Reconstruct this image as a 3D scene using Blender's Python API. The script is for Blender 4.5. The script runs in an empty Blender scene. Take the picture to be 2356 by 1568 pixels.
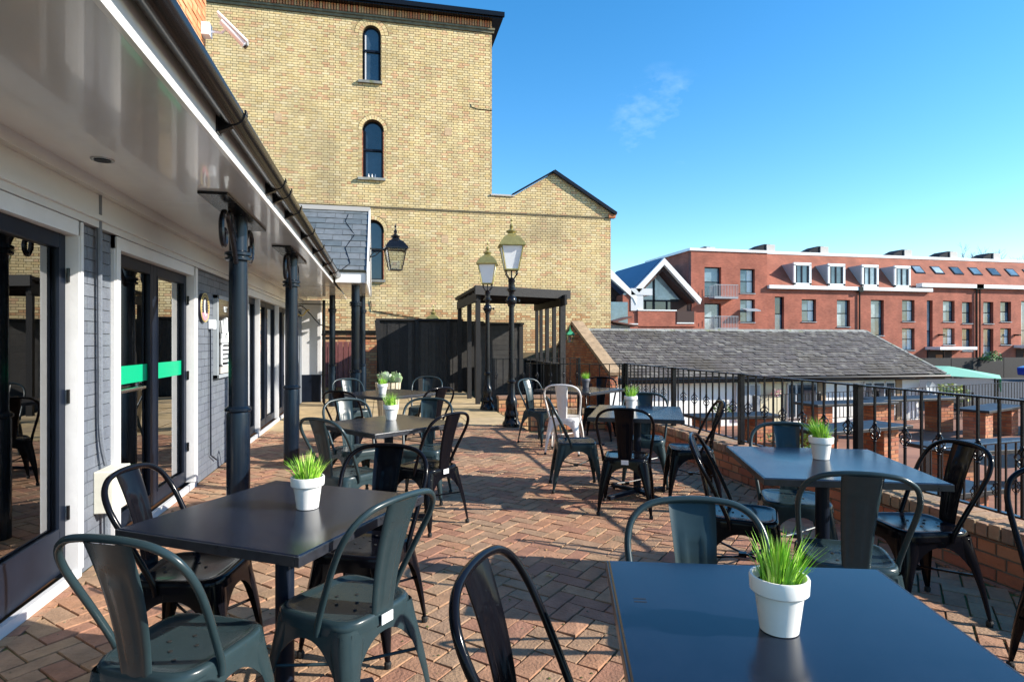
import bpy, bmesh, math, random
from mathutils import Vector, Matrix
random.seed(7)
R = math.radians
sc = bpy.context.scene
C = sc.collection

# ------------------------------------------------------------ camera, light, exposure
TH = math.atan(302/1380)
cam = bpy.data.cameras.new("camera"); cam.sensor_width = 36; cam.lens = 36*1380/2356
cam.clip_start = .05; cam.clip_end = 2000
cam.dof.use_dof = False
co = bpy.data.objects.new("camera", cam); C.objects.link(co)
co.location = (0, 0, 1.38); co.rotation_euler = (R(90), 0, -TH)
sc.camera = co

EL = R(27.5); AZ = R(23)                       # sun stands over +x, a little behind the camera
tosun = Vector((math.cos(AZ)*math.cos(EL), -math.sin(AZ)*math.cos(EL), math.sin(EL)))
sl = bpy.data.lights.new("sun", 'SUN'); sl.energy = 5.0; sl.angle = R(.5); sl.color = (1, .93, .82)
so = bpy.data.objects.new("sun", sl); C.objects.link(so)
so.rotation_euler = tosun.to_track_quat('Z', 'Y').to_euler(); so.location = (30, -10, 30)

w = bpy.data.worlds.new("World"); sc.world = w; w.use_nodes = True
nt = w.node_tree; N = nt.nodes; L = nt.links
bg = N['Background']; bg.inputs[1].default_value = .15
sky = N.new('ShaderNodeTexSky'); sky.sky_type = 'NISHITA'; sky.sun_disc = False
sky.sun_elevation = EL; sky.sun_rotation = R(113); sky.air_density = 1.0; sky.dust_density = .15; sky.ozone_density = 2.2
hs = N.new('ShaderNodeHueSaturation'); hs.inputs['Saturation'].default_value = 1.36; hs.inputs['Hue'].default_value = .497
L.new(sky.outputs[0], hs.inputs['Color'])
# a few faint wisps of cloud
tc = N.new('ShaderNodeTexCoord'); mp = N.new('ShaderNodeMapping'); mp.inputs['Scale'].default_value = (5, 5, 9); mp.inputs['Rotation'].default_value = (0, R(35), R(20))
nz = N.new('ShaderNodeTexNoise'); nz.inputs['Scale'].default_value = 1.7; nz.inputs['Detail'].default_value = 7; nz.inputs['Roughness'].default_value = .6
L.new(tc.outputs['Generated'], mp.inputs[0]); L.new(mp.outputs[0], nz.inputs[0])
cr = N.new('ShaderNodeValToRGB'); cr.color_ramp.elements[0].position = .54; cr.color_ramp.elements[1].position = .85
cr.color_ramp.elements[0].color = (0, 0, 0, 1); cr.color_ramp.elements[1].color = (.2, .2, .2, 1)
L.new(nz.outputs['Fac'], cr.inputs[0])
dt = N.new('ShaderNodeVectorMath'); dt.operation = 'DOT_PRODUCT'; dt.inputs[1].default_value = Vector((.415, .845, .335)).normalized()
L.new(tc.outputs['Generated'], dt.inputs[0])
mk = N.new('ShaderNodeMapRange'); mk.inputs[1].default_value = .9965; mk.inputs[2].default_value = .9985; L.new(dt.outputs['Value'], mk.inputs[0])
mm = N.new('ShaderNodeMath'); mm.operation = 'MULTIPLY'; L.new(mk.outputs[0], mm.inputs[0])
mx = N.new('ShaderNodeMixRGB'); mx.inputs[2].default_value = (7, 8, 9, 1)
L.new(cr.outputs[0], mm.inputs[1]); L.new(mm.outputs[0], mx.inputs[0]); L.new(hs.outputs[0], mx.inputs[1]); L.new(mx.outputs[0], bg.inputs[0])

sc.view_settings.view_transform = 'Standard'; sc.view_settings.look = 'None'
sc.view_settings.exposure = 0.9; sc.view_settings.gamma = 1; sc.view_settings.use_curve_mapping = False
sc.render.engine = 'CYCLES'
sc.cycles.max_bounces = 6; sc.cycles.transparent_max_bounces = 12; sc.cycles.use_denoising = True
sc.cycles.sample_clamp_indirect = 6

# ------------------------------------------------------------ materials
def ramp(nt, cols, inter='LINEAR'):
    r = nt.nodes.new('ShaderNodeValToRGB'); r.color_ramp.interpolation = inter
    e = r.color_ramp.elements
    while len(e) < len(cols): e.new(.5)
    for i, c in enumerate(cols):
        e[i].position = i/(len(cols)-1) if inter == 'LINEAR' else i/len(cols)
        e[i].color = (*c, 1)
    return r
def M(name, cols, rough=.6, metal=0, noise=None, bump=None, spec=.5, rvar=0, coat=0, drops=False, stains=None):
    """cols: one colour, or several picked at random per piece. noise=(scale, amount) mottling, bump=(scale, strength)"""
    m = bpy.data.materials.new(name); m.use_nodes = True
    nt = m.node_tree; n = nt.nodes; l = nt.links; b = n['Principled BSDF']
    b.inputs['Roughness'].default_value = rough; b.inputs['Metallic'].default_value = metal
    b.inputs['Specular IOR Level'].default_value = spec
    if coat: b.inputs['Coat Weight'].default_value = coat; b.inputs['Coat Roughness'].default_value = .04
    geo = n.new('ShaderNodeNewGeometry')
    if isinstance(cols[0], (int, float)):
        rgb = n.new('ShaderNodeRGB'); rgb.outputs[0].default_value = (*cols, 1); out = rgb.outputs[0]
    else:
        oi = n.new('ShaderNodeObjectInfo'); ad = n.new('ShaderNodeMath'); ad.operation = 'ADD'
        l.new(geo.outputs['Random Per Island'], ad.inputs[0]); l.new(oi.outputs['Random'], ad.inputs[1])
        fr = n.new('ShaderNodeMath'); fr.operation = 'FRACT'; l.new(ad.outputs[0], fr.inputs[0])
        rp = ramp(nt, cols, 'CONSTANT'); l.new(fr.outputs[0], rp.inputs[0]); out = rp.outputs[0]
    if noise:
        z = n.new('ShaderNodeTexNoise'); z.inputs['Scale'].default_value = noise[0]; z.inputs['Detail'].default_value = 5; z.inputs['Roughness'].default_value = .65
        l.new(geo.outputs['Position'], z.inputs['Vector'])
        mr = n.new('ShaderNodeMapRange'); mr.inputs[1].default_value = .3; mr.inputs[2].default_value = .7
        mr.inputs[3].default_value = 1-noise[1]; mr.inputs[4].default_value = 1+noise[1]
        l.new(z.outputs['Fac'], mr.inputs[0])
        mul = n.new('ShaderNodeVectorMath'); mul.operation = 'SCALE'
        l.new(out, mul.inputs[0]); l.new(mr.outputs[0], mul.inputs['Scale']); out = mul.outputs[0]
        if rvar:
            m2 = n.new('ShaderNodeMapRange'); m2.inputs[1].default_value = .3; m2.inputs[2].default_value = .7
            m2.inputs[3].default_value = rough-rvar; m2.inputs[4].default_value = rough+rvar
            l.new(z.outputs['Fac'], m2.inputs[0]); l.new(m2.outputs[0], b.inputs['Roughness'])
    if stains:      # (scale, threshold, colour, amount)
        z2 = n.new('ShaderNodeTexNoise'); z2.inputs['Scale'].default_value = stains[0]; z2.inputs['Detail'].default_value = 6
        l.new(geo.outputs['Position'], z2.inputs['Vector'])
        m3 = n.new('ShaderNodeMapRange'); m3.inputs[1].default_value = stains[1]; m3.inputs[2].default_value = stains[1]+.14; m3.inputs[4].default_value = stains[3]
        l.new(z2.outputs['Fac'], m3.inputs[0])
        mm = n.new('ShaderNodeMixRGB'); mm.inputs[2].default_value = (*stains[2], 1)
        l.new(m3.outputs[0], mm.inputs[0]); l.new(out, mm.inputs[1]); out = mm.outputs[0]
    l.new(out, b.inputs['Base Color'])
    last = None
    if bump:
        z = n.new('ShaderNodeTexNoise'); z.inputs['Scale'].default_value = bump[0]; z.inputs['Detail'].default_value = 4
        l.new(geo.outputs['Position'], z.inputs['Vector'])
        bp = n.new('ShaderNodeBump'); bp.inputs['Strength'].default_value = bump[1]; bp.inputs['Distance'].default_value = .01
        l.new(z.outputs['Fac'], bp.inputs['Height']); last = bp
    if drops:       # rain drops and dried spots on the paint
        v = n.new('ShaderNodeTexVoronoi'); v.inputs['Scale'].default_value = 75; l.new(geo.outputs['Position'], v.inputs['Vector'])
        z = n.new('ShaderNodeTexNoise'); z.inputs['Scale'].default_value = 9; l.new(geo.outputs['Position'], z.inputs['Vector'])
        mr = n.new('ShaderNodeMapRange'); mr.inputs[1].default_value = .05; mr.inputs[2].default_value = .22; mr.inputs[3].default_value = 1; mr.inputs[4].default_value = 0
        l.new(v.outputs['Distance'], mr.inputs[0])
        m4 = n.new('ShaderNodeMapRange'); m4.inputs[1].default_value = .56; m4.inputs[2].default_value = .63; l.new(z.outputs['Fac'], m4.inputs[0])
        mu = n.new('ShaderNodeMath'); mu.operation = 'MULTIPLY'; l.new(mr.outputs[0], mu.inputs[0]); l.new(m4.outputs[0], mu.inputs[1])
        bp = n.new('ShaderNodeBump'); bp.inputs['Strength'].default_value = .3; bp.inputs['Distance'].default_value = .003
        l.new(mu.outputs[0], bp.inputs['Height'])
        if last: l.new(last.outputs[0], bp.inputs['Normal'])
        last = bp
    if last: l.new(last.outputs[0], b.inputs['Normal'])
    return m

def brick_tex(name, c1, c2, mortar, sx=.225, sz=.075):
    m = bpy.data.materials.new(name); m.use_nodes = True
    nt = m.node_tree; n = nt.nodes; l = nt.links; b = n['Principled BSDF']; b.inputs['Roughness'].default_value = .9
    geo = n.new('ShaderNodeNewGeometry'); sp = n.new('ShaderNodeSeparateXYZ'); l.new(geo.outputs['Position'], sp.inputs[0])
    a = n.new('ShaderNodeMath'); a.operation = 'ADD'; l.new(sp.outputs[0], a.inputs[0]); l.new(sp.outputs[1], a.inputs[1])
    cb = n.new('ShaderNodeCombineXYZ'); l.new(a.outputs[0], cb.inputs[0]); l.new(sp.outputs[2], cb.inputs[1])
    t = n.new('ShaderNodeTexBrick'); t.inputs['Scale'].default_value = 1; t.inputs['Brick Width'].default_value = sx; t.inputs['Row Height'].default_value = sz
    t.inputs['Mortar Size'].default_value = .006; t.inputs['Color1'].default_value = (*c1, 1); t.inputs['Color2'].default_value = (*c2, 1); t.inputs['Mortar'].default_value = (*mortar, 1)
    l.new(cb.outputs[0], t.inputs['Vector'])
    z = n.new('ShaderNodeTexNoise'); z.inputs['Scale'].default_value = .9; z.inputs['Detail'].default_value = 8; l.new(geo.outputs['Position'], z.inputs['Vector'])
    mr = n.new('ShaderNodeMapRange'); mr.inputs[1].default_value = .3; mr.inputs[2].default_value = .7; mr.inputs[3].default_value = .78; mr.inputs[4].default_value = 1.2; l.new(z.outputs['Fac'], mr.inputs[0])
    mu = n.new('ShaderNodeVectorMath'); mu.operation = 'SCALE'; l.new(t.outputs['Color'], mu.inputs[0]); l.new(mr.outputs[0], mu.inputs['Scale'])
    l.new(mu.outputs[0], b.inputs['Base Color'])
    return m

def glass(name, tint=(.8, .85, .85), boost=1.0, ior=1.5):
    m = bpy.data.materials.new(name); m.use_nodes = True
    nt = m.node_tree; n = nt.nodes; l = nt.links; n.remove(n['Principled BSDF'])
    out = n['Material Output']; tr = n.new('ShaderNodeBsdfTransparent'); tr.inputs[0].default_value = (*tint, 1)
    gl = n.new('ShaderNodeBsdfGlossy'); gl.inputs['Roughness'].default_value = .0; gl.inputs[0].default_value = (1, 1, 1, 1)
    fr = n.new('ShaderNodeFresnel'); fr.inputs[0].default_value = ior
    mu = n.new('ShaderNodeMath'); mu.operation = 'MULTIPLY'; mu.inputs[1].default_value = boost; mu.use_clamp = True
    l.new(fr.outputs[0], mu.inputs[0]); mi = n.new('ShaderNodeMixShader')
    l.new(mu.outputs[0], mi.inputs[0]); l.new(tr.outputs[0], mi.inputs[1]); l.new(gl.outputs[0], mi.inputs[2]); l.new(mi.outputs[0], out.inputs[0])
    return m

YB = [(0.64, 0.483, 0.236), (0.679, 0.519, 0.27), (0.698, 0.547, 0.297), (0.621, 0.455, 0.21), (0.669, 0.511, 0.254), (0.708, 0.565, 0.323), (0.601, 0.447, 0.236), (0.679, 0.519, 0.254), (0.64, 0.501, 0.262), (0.601, 0.364, 0.192), (0.689, 0.547, 0.288), (0.582, 0.455, 0.244), (0.64, 0.474, 0.236), (0.698, 0.537, 0.27), (0.64, 0.419, 0.227), (0.669, 0.519, 0.262)]
RB = [(.42, .15, .07), (.36, .12, .06), (.47, .19, .09), (.33, .11, .06), (.45, .20, .10), (.40, .16, .09)]
PB = [(.325, .17, .098), (.34, .195, .11), (.30, .145, .088), (.33, .205, .118), (.305, .185, .11), (.34, .172, .095), (.285, .14, .088), (.32, .20, .12), (.30, .185, .113), (.35, .185, .108)]
m_ybrick = M('yellow_brick', YB, .9, noise=(1.4, .18), bump=(60, .4), stains=(.5, .56, (.33, .26, .15), .55))
m_obrick = M('orange_brick', [(.50, .27, .12), (.46, .20, .09), (.54, .33, .16), (.48, .17, .08), (.52, .25, .12)], .9, noise=(2, .15), bump=(60, .4))
m_rbrick = M('red_brick', RB, .9, noise=(3, .15), bump=(60, .5), stains=(1.2, .62, (.20, .19, .12), .5))
m_paver = M('clay_paver', PB, .88, noise=(9, .25), bump=(70, .6), stains=(1.6, .53, (.13, .10, .06), .5))
m_coping = M('coping_brick', [(.34, .20, .12), (.30, .17, .11), (.38, .24, .14), (.27, .18, .12)], .9, noise=(9, .25), bump=(60, .7), stains=(3, .5, (.20, .18, .11), .6))
m_ymortar = M('weathered_mortar', (.15, .115, .065), .95, noise=(2, .25))
m_mortar = M('mortar', (.16, .14, .11), .95, noise=(4, .25))
m_moss = M('mossy_joint_sand', (.06, .055, .028), .97, noise=(20, .4), bump=(90, .8), stains=(3.2, .47, (.10, .14, .03), .9))
m_pitch = M('black_gloss_paint', (.006, .007, .010), .25, noise=(8, .2), rvar=.05, spec=.3)
m_blackmetal = M('black_chair_paint', (.004, .004, .006), .15, spec=.14, drops=True)
m_greymetal = M('grey_green_chair_paint', (.020, .036, .042), .27, noise=(20, .08), spec=.3, drops=True, stains=(38, .70, (.10, .05, .025), .5))
m_whitemetal = M('white_chair_paint', (.72, .69, .66), .3, noise=(20, .06), coat=.3)
m_table = M('table_laminate', (.006, .010, .022), .20, spec=.5, noise=(6, .25), rvar=.03, stains=(60, .73, (.05, .055, .06), .35))
m_tedge = M('table_edge', (.018, .020, .026), .33, noise=(30, .3), rvar=.07)
m_pot = M('white_pot', (.80, .78, .74), .35, noise=(12, .05))
m_greypot = M('grey_pot', (.10, .10, .11), .5)
m_grass = M('artificial_grass', [(.22, .48, .03), (.30, .60, .05), (.14, .36, .02), (.40, .68, .08), (.20, .44, .03), (.50, .68, .14)], .45, spec=.4)
m_soil = M('pot_fill', (.02, .03, .01), .9)
m_white = M('white_gloss_paint', (.78, .78, .77), .22, noise=(3, .05), coat=.2)
m_soffit = M('glossy_soffit_board', (.60, .605, .615), .2, noise=(1.5, .04), rvar=.03, bump=(120, .04), coat=.45)
m_trim = M('white_timber_trim', (.60, .60, .61), .35, noise=(6, .05), bump=(30, .1))
m_greywall = M('grey_painted_brick', [(.125, .14, .168), (.135, .15, .178), (.118, .132, .16), (.13, .147, .172)], .6, noise=(10, .12), bump=(50, .5), stains=(5, .64, (.20, .215, .24), .5))
m_greymort = M('grey_painted_joint', (.11, .123, .147), .7)
m_frame = M('dark_blue_black_frame', (.007, .011, .021), .38, noise=(5, .2), spec=.15)
m_glass = glass('shopfront_glass', (.42, .45, .45), 2.6, 1.55)
m_farglass = M('far_window_glass', (.03, .05, .07), .06, spec=1.0, noise=(.6, .5))
m_slate = M('blue_slate', [(.12, .14, .15), (.14, .155, .165), (.10, .12, .13), (.15, .165, .175)], .5, noise=(8, .2), bump=(40, .3))
m_oldslate = M('old_roof_slate', [(.098, .087, .080), (.115, .103, .093), (.088, .076, .073), (.14, .127, .112), (.095, .083, .079), (.108, .095, .087), (.165, .152, .133), (.085, .076, .073)], .85, noise=(5, .3), bump=(40, .6), stains=(.55, .50, (.075, .062, .045), .7))
m_ridge = M('ridge_tile', [(.24, .24, .22), (.28, .28, .25), (.21, .21, .19)], .85, noise=(6, .25), stains=(4, .55, (.14, .15, .05), .8))
m_post = M('veranda_column_paint', (.004, .009, .018), .24, noise=(6, .2), spec=.3)
m_gutter = M('black_gutter', (.007, .007, .008), .2, spec=.28)
m_brass = M('gold_paint', (.31, .27, .10), .38, metal=.45, noise=(15, .2))
m_frost = M('frosted_lantern_pane', (.84, .88, .90), .45, noise=(6, .04))
m_clear = glass('clear_lantern_pane', (.93, .95, .95), 1.2)
m_darkwood = M('dark_stained_board', [(.008, .008, .009), (.011, .010, .010), (.007, .007, .008), (.013, .012, .012)], .75, noise=(10, .3), bump=(40, .5))
m_greywood = M('sunlit_dark_board', [(.030, .028, .026), (.036, .034, .032), (.024, .023, .022)], .8, noise=(12, .3), bump=(40, .5))  # lighter copy of the dark boards, sunlight put into the colour
m_gatewood = M('maroon_gate_board', [(.16, .05, .045), (.18, .06, .055), (.14, .045, .042)], .6, noise=(6, .2))
m_render = M('white_render', (.82, .82, .79), .85, noise=(1.5, .07), bump=(30, .2))
m_cream = M('cream_render', (.66, .60, .42), .85, noise=(2, .08))
m_tan = M('sandstone_coping', (.36, .25, .15), .9, noise=(5, .3), bump=(30, .5))
m_asphalt = M('asphalt', (.055, .055, .058), .9, noise=(2, .2), bump=(80, .4))
m_concrete = M('sandy_paving', [(.40, .29, .15), (.43, .32, .18), (.37, .27, .15), (.42, .31, .16)], .9, noise=(3, .25), bump=(40, .4), stains=(2, .6, (.25, .2, .12), .5))
m_gbrick = brick_tex('garden_brick_paving', (.30, .14, .085), (.25, .11, .07), (.12, .09, .07), .21, .105)
m_newbrick = brick_tex('new_red_brick', (.40, .115, .068), (.30, .078, .046), (.28, .14, .10))
m_tileroof = brick_tex('red_tile_roof', (.33, .105, .06), (.28, .085, .05), (.20, .08, .05), .17, .10)
m_zinc = M('blue_grey_standing_seam', (.05, .08, .17), .35, noise=(.4, .15))
m_vent = M('dark_roof_vent', (.015, .018, .024), .8, spec=.2)
m_louvre = M('pale_louvre', (.45, .43, .40), .6)
m_green = M('green_strip', (.0, .36, .17), .4)
m_canvas = M('green_canvas', (.02, .26, .12), .7, noise=(2, .08))
m_canvastop = M('pale_green_canvas_top', (.25, .55, .38), .7)
m_blackslab = M('black_slab', (.012, .013, .016), .45, noise=(4, .35), rvar=.1, spec=.4)
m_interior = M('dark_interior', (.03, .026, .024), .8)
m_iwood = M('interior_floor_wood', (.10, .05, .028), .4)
m_sage = M('pale_sage_joinery', (.50, .53, .44), .5)
m_meter = M('cream_meter_box', (.66, .64, .54), .5, noise=(6, .08))
m_grate = M('silver_metal', (.5, .5, .5), .25, metal=1)
m_cctv = M('white_cctv_plastic', (.74, .78, .84), .35)
m_bluecar = M('blue_car_paint', (.02, .05, .35), .2, coat=1)
m_rubber = M('black_rubber', (.01, .01, .01), .8)
m_leaf = M('leaf_green', [(.07, .15, .02), (.10, .20, .03), (.05, .11, .02), (.14, .24, .05)], .6)
m_yleaf = M('variegated_leaf', [(.36, .42, .10), (.45, .47, .18), (.22, .32, .06), (.55, .55, .35)], .6)
m_cabbage = M('pale_green_white_leaf', [(.55, .66, .42), (.65, .72, .55), (.42, .58, .30)], .6)
m_bark = M('winter_bark', (.16, .13, .10), .9)
m_rust = M('rusty_brown_tin', (.12, .05, .035), .8, noise=(3, .3))
m_flower = M('pink_flower', [(.6, .15, .25), (.75, .5, .5), (.7, .65, .3)], .6)
m_wood = M('light_basket_wood', [(.42, .36, .25), (.36, .31, .21), (.48, .42, .30)], .8, noise=(20, .2))
m_sign = M('sign_black', (.012, .012, .014), .12, coat=.5)
m_letter = M('sign_white_letters', (.72, .76, .78), .5)
m_gold = M('badge_gold', (.55, .42, .16), .5)
m_badge = M('badge_dark', (.02, .02, .04), .4)
m_pink = M('badge_pink', (.65, .25, .30), .5)
m_steelgrey = M('grey_sheet_metal', (.30, .33, .36), .45, noise=(8, .1))
m_orange = M('terracotta_coping', (.42, .15, .06), .8, noise=(6, .2))

# ------------------------------------------------------------ mesh helpers
class MB:
    def __init__(s): s.v = []; s.f = []
    def add(s, vs, fs):
        o = len(s.v); s.v += [tuple(v) for v in vs]; s.f += [tuple(i+o for i in f) for f in fs]; return s
    def box(s, x0, x1, y0, y1, z0, z1):
        return s.add([(x0, y0, z0), (x1, y0, z0), (x1, y1, z0), (x0, y1, z0), (x0, y0, z1), (x1, y0, z1), (x1, y1, z1), (x0, y1, z1)],
                     [(0, 3, 2, 1), (4, 5, 6, 7), (0, 1, 5, 4), (1, 2, 6, 5), (2, 3, 7, 6), (3, 0, 4, 7)])
    def hexa(s, p):   # 8 points: bottom 4, top 4
        return s.add(p, [(0, 3, 2, 1), (4, 5, 6, 7), (0, 1, 5, 4), (1, 2, 6, 5), (2, 3, 7, 6), (3, 0, 4, 7)])
    def bar(s, a, b, w, h=None, up=(0, 0, 1)):
        a = Vector(a); b = Vector(b); d = (b-a).normalized(); h = h or w
        u = Vector(up)
        if abs(d.dot(u)) > .99: u = Vector((1, 0, 0))
        x = d.cross(u).normalized(); y = x.cross(d).normalized()
        p = []
        for q in (a, b):
            p += [q-x*w/2-y*h/2, q+x*w/2-y*h/2, q+x*w/2+y*h/2, q-x*w/2+y*h/2]
        return s.hexa(p)
    def tube(s, pts, r, n=8, cap=True):
        pts = [Vector(p) for p in pts]; m = len(pts); rr = r if isinstance(r, (list, tuple)) else [r]*m
        o = len(s.v); prev = None
        for i, p in enumerate(pts):
            d = (pts[min(i+1, m-1)]-pts[max(i-1, 0)]).normalized()
            if prev is None:
                u = Vector((0, 0, 1)) if abs(d.z) < .9 else Vector((1, 0, 0))
                x = d.cross(u).normalized()
            else: x = (prev-d*prev.dot(d)).normalized()
            prev = x; y = d.cross(x)
            for k in range(n):
                a = 2*math.pi*k/n; q = p+(x*math.cos(a)+y*math.sin(a))*rr[i]; s.v.append(tuple(q))
        for i in range(m-1):
            for k in range(n):
                s.f.append((o+i*n+k, o+i*n+(k+1) % n, o+(i+1)*n+(k+1) % n, o+(i+1)*n+k))
        if cap:
            s.f.append(tuple(o+k for k in range(n))[::-1]); s.f.append(tuple(o+(m-1)*n+k for k in range(n)))
        return s
    def lathe(s, prof, cx=0, cy=0, n=16, z0=0):
        o = len(s.v); m = len(prof)
        for r, z in prof:
            for k in range(n):
                a = 2*math.pi*k/n+math.pi/n; s.v.append((cx+r*math.cos(a), cy+r*math.sin(a), z+z0))
        for i in range(m-1):
            for k in range(n):
                s.f.append((o+i*n+k, o+i*n+(k+1) % n, o+(i+1)*n+(k+1) % n, o+(i+1)*n+k))
        s.f.append(tuple(o+k for k in range(n))[::-1]); s.f.append(tuple(o+(m-1)*n+k for k in range(n)))
        return s
    def prism(s, poly, a, b, axis='y'):      # 2-D polygon extruded along an axis
        f = {'y': lambda p, t: (p[0], t, p[1]), 'x': lambda p, t: (t, p[0], p[1]), 'z': lambda p, t: (p[0], p[1], t)}[axis]
        n = len(poly)
        return s.add([f(p, a) for p in poly]+[f(p, b) for p in poly],
                     [tuple(range(n)), tuple(range(2*n-1, n-1, -1))]+[(i, i+n, (i+1) % n+n, (i+1) % n) for i in range(n)])
    def mesh(s, name, mat, smooth=False, ang=35, bevel=0):
        me = bpy.data.meshes.new(name); me.from_pydata(s.v, [], s.f)
        bm = bmesh.new(); bm.from_mesh(me)
        bmesh.ops.recalc_face_normals(bm, faces=bm.faces)
        if bevel:
            bmesh.ops.bevel(bm, geom=list(bm.edges), offset=bevel, segments=2, affect='EDGES', profile=.5)
        bm.to_mesh(me); bm.free()
        if mat: me.materials.append(mat)
        if smooth:
            me.polygons.foreach_set('use_smooth', [True]*len(me.polygons)); me.set_sharp_from_angle(angle=R(ang))
        return me

def link(name, me, parent=None, loc=(0, 0, 0), rz=0):
    o = bpy.data.objects.new(name, me); C.objects.link(o); o.location = loc; o.rotation_euler = (0, 0, rz)
    if parent: o.parent = parent
    return o
def part(name, mb, mat, parent, smooth=False, bevel=0, world=True, label=None, stuff=False, ang=35):
    """mb holds world coordinates when world is True and the parent has only a location"""
    if world and parent is not None:
        p = parent; l = Vector((0, 0, 0))
        while p is not None: l += p.location; p = p.parent
        mb.v = [(x-l.x, y-l.y, z-l.z) for x, y, z in mb.v]
    o = link(name, mb.mesh(name, mat, smooth, ang, bevel), parent)
    if label: o['label'] = label
    if stuff: o['kind'] = 'stuff'
    return o
def thing(name, label, cat, loc=(0, 0, 0), rz=0, group=None):
    o = link(name, None, None, loc, rz); o['label'] = label; o['category'] = cat
    if group: o['group'] = group
    return o
def tag(o, label, cat, group=None):
    o['label'] = label; o['category'] = cat
    if group: o['group'] = group
    return o
def struct(name, mb, mat, **k):
    o = part(name, mb, mat, None, **k); o['kind'] = 'structure'; return o
def dup(o, loc=None, rz=None, label=None, group=None, parent=None):
    c = o.copy(); C.objects.link(c)
    if parent is not None: c.parent = parent
    if loc is not None: c.location = loc
    if rz is not None: c.rotation_euler = (0, 0, rz)
    if label: c['label'] = label
    if group: c['group'] = group
    for ch in list(o.children): dup(ch, parent=c)
    return c
def smoothpath(P, k=5):
    P = [Vector(p) for p in P]; out = []
    for i in range(len(P)-1):
        a = P[max(i-1, 0)]; b = P[i]; c = P[i+1]; d = P[min(i+2, len(P)-1)]
        for j in range(k):
            t = j/k
            out.append(.5*((2*b)+(c-a)*t+(2*a-5*b+4*c-d)*t*t+(3*b-a-3*c+d)*t**3))
    out.append(P[-1]); return out
def spiral(c, r0, r1, a0, turns, n=22, plane='yz'):
    out = []
    for i in range(n):
        t = i/(n-1); r = r0+(r1-r0)*t; a = a0+turns*2*math.pi*t
        u, v = r*math.cos(a), r*math.sin(a)
        out.append((c[0], c[1]+u, c[2]+v) if plane == 'yz' else (c[0]+u, c[1], c[2]+v))
    return out
def holes_mesh(name, outer, holes, thick, mat, place):
    """flat wall with openings; place maps (u, v, w) to the world"""
    cu = bpy.data.curves.new('t', 'CURVE'); cu.dimensions = '2D'; cu.fill_mode = 'BOTH'; cu.extrude = thick/2
    for poly in [outer]+holes:
        sp = cu.splines.new('POLY'); sp.points.add(len(poly)-1)
        for i, p in enumerate(poly): sp.points[i].co = (p[0], p[1], 0, 1)
        sp.use_cyclic_u = True
    o = bpy.data.objects.new('t', cu); C.objects.link(o)
    dg = bpy.context.evaluated_depsgraph_get(); me = bpy.data.meshes.new_from_object(o.evaluated_get(dg))
    bpy.data.objects.remove(o); me.name = name
    for v in me.vertices: v.co = place(v.co.x, v.co.y, v.co.z-thick/2)
    me.materials.clear(); me.materials.append(mat)
    return me
def arch(u0, u1, v0, v1, n=14):
    r = (u1-u0)/2; c = (u0+u1)/2; s = v1-r
    return [(u0, v0), (u1, v0)]+[(c+r*math.cos(math.pi*i/n), s+r*math.sin(math.pi*i/n)) for i in range(n+1)]

def bricks(u0, u1, v0, v1, place, parent, mat, bond='flemish', L=.225, H=.075, keep=None, inside=None, nind=0, key=None, jit=.003, proud=.007, depth=.03, joint=.013, name='brick', phase=0, local=False):
    """single bricks of a wall face: place(u, v, w) -> world, w outwards"""
    cells = []; row = 0; v = v0
    while v < v1-.01:
        h = min(H, v1-v)
        if bond == 'flemish': seq = [L, L/2]
        elif bond == 'header': seq = [L/2]
        else: seq = [L]
        u = u0-((row+phase) % 2)*(.75*L if bond == 'flemish' else seq[0]/2); i = 0
        while u < u1:
            w_ = seq[i % len(seq)]; a = max(u, u0); b = min(u+w_, u1)
            if b-a > .02 and (keep is None or keep(a, b, v, v+h)):
                if inside is None or all(inside(p, q) for p in (a+.006, (a+b)/2, b-.006) for q in (v+.006, v+h-.006)): cells.append((a, b, v, v+h))
                else:
                    for q0, q1 in ((v, v+h/2), (v+h/2, v+h)):
                        st = None; p = a
                        while p < b+.001:
                            ok = p < b and inside(p+.006, (q0+q1)/2)
                            if ok and st is None: st = p
                            if not ok and st is not None:
                                if p-st > .02: cells.append((st, p, q0, q1))
                                st = None
                            p += .0125
                        if st is not None and b-st > .02: cells.append((st, b, q0, q1))
            u += w_; i += 1
        v += H; row += 1
    if key: cells.sort(key=key)
    pw = Vector((0, 0, 0)); p = parent
    while p is not None and not local: pw += p.location; p = p.parent
    cache = {}
    def one(a, b, c, d, j):
        g = joint/2; w1 = proud+j; q = []
        for (uu, vv) in ((a+g, c+g), (b-g, c+g), (b-g, d-g), (a+g, d-g)):
            q.append(Vector(place(uu, vv, -depth)))
        for (uu, vv) in ((a+g, c+g), (b-g, c+g), (b-g, d-g), (a+g, d-g)):
            q.append(Vector(place(uu, vv, w1)))
        return q
    for a, b, c, d in cells[:nind]:
        k = (round(b-a, 3), round(d-c, 3), random.randrange(3)); base = Vector(place(a, c, 0))
        if k not in cache:
            m = MB(); m.hexa([q-base for q in one(a, b, c, d, random.uniform(-jit, jit))]); cache[k] = m.mesh(name, mat)
        o = link(name, cache[k], parent, base-pw)
    m = MB()
    for a, b, c, d in cells[nind:]: m.hexa(one(a, b, c, d, random.uniform(-jit, jit)))
    if cells[nind:]:
        m.v = [tuple(Vector(v)-pw) for v in m.v]
        o = link(name+'_courses', m.mesh(name+'_courses', mat), parent)
        o['kind'] = 'stuff'
    return len(cells)

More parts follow.
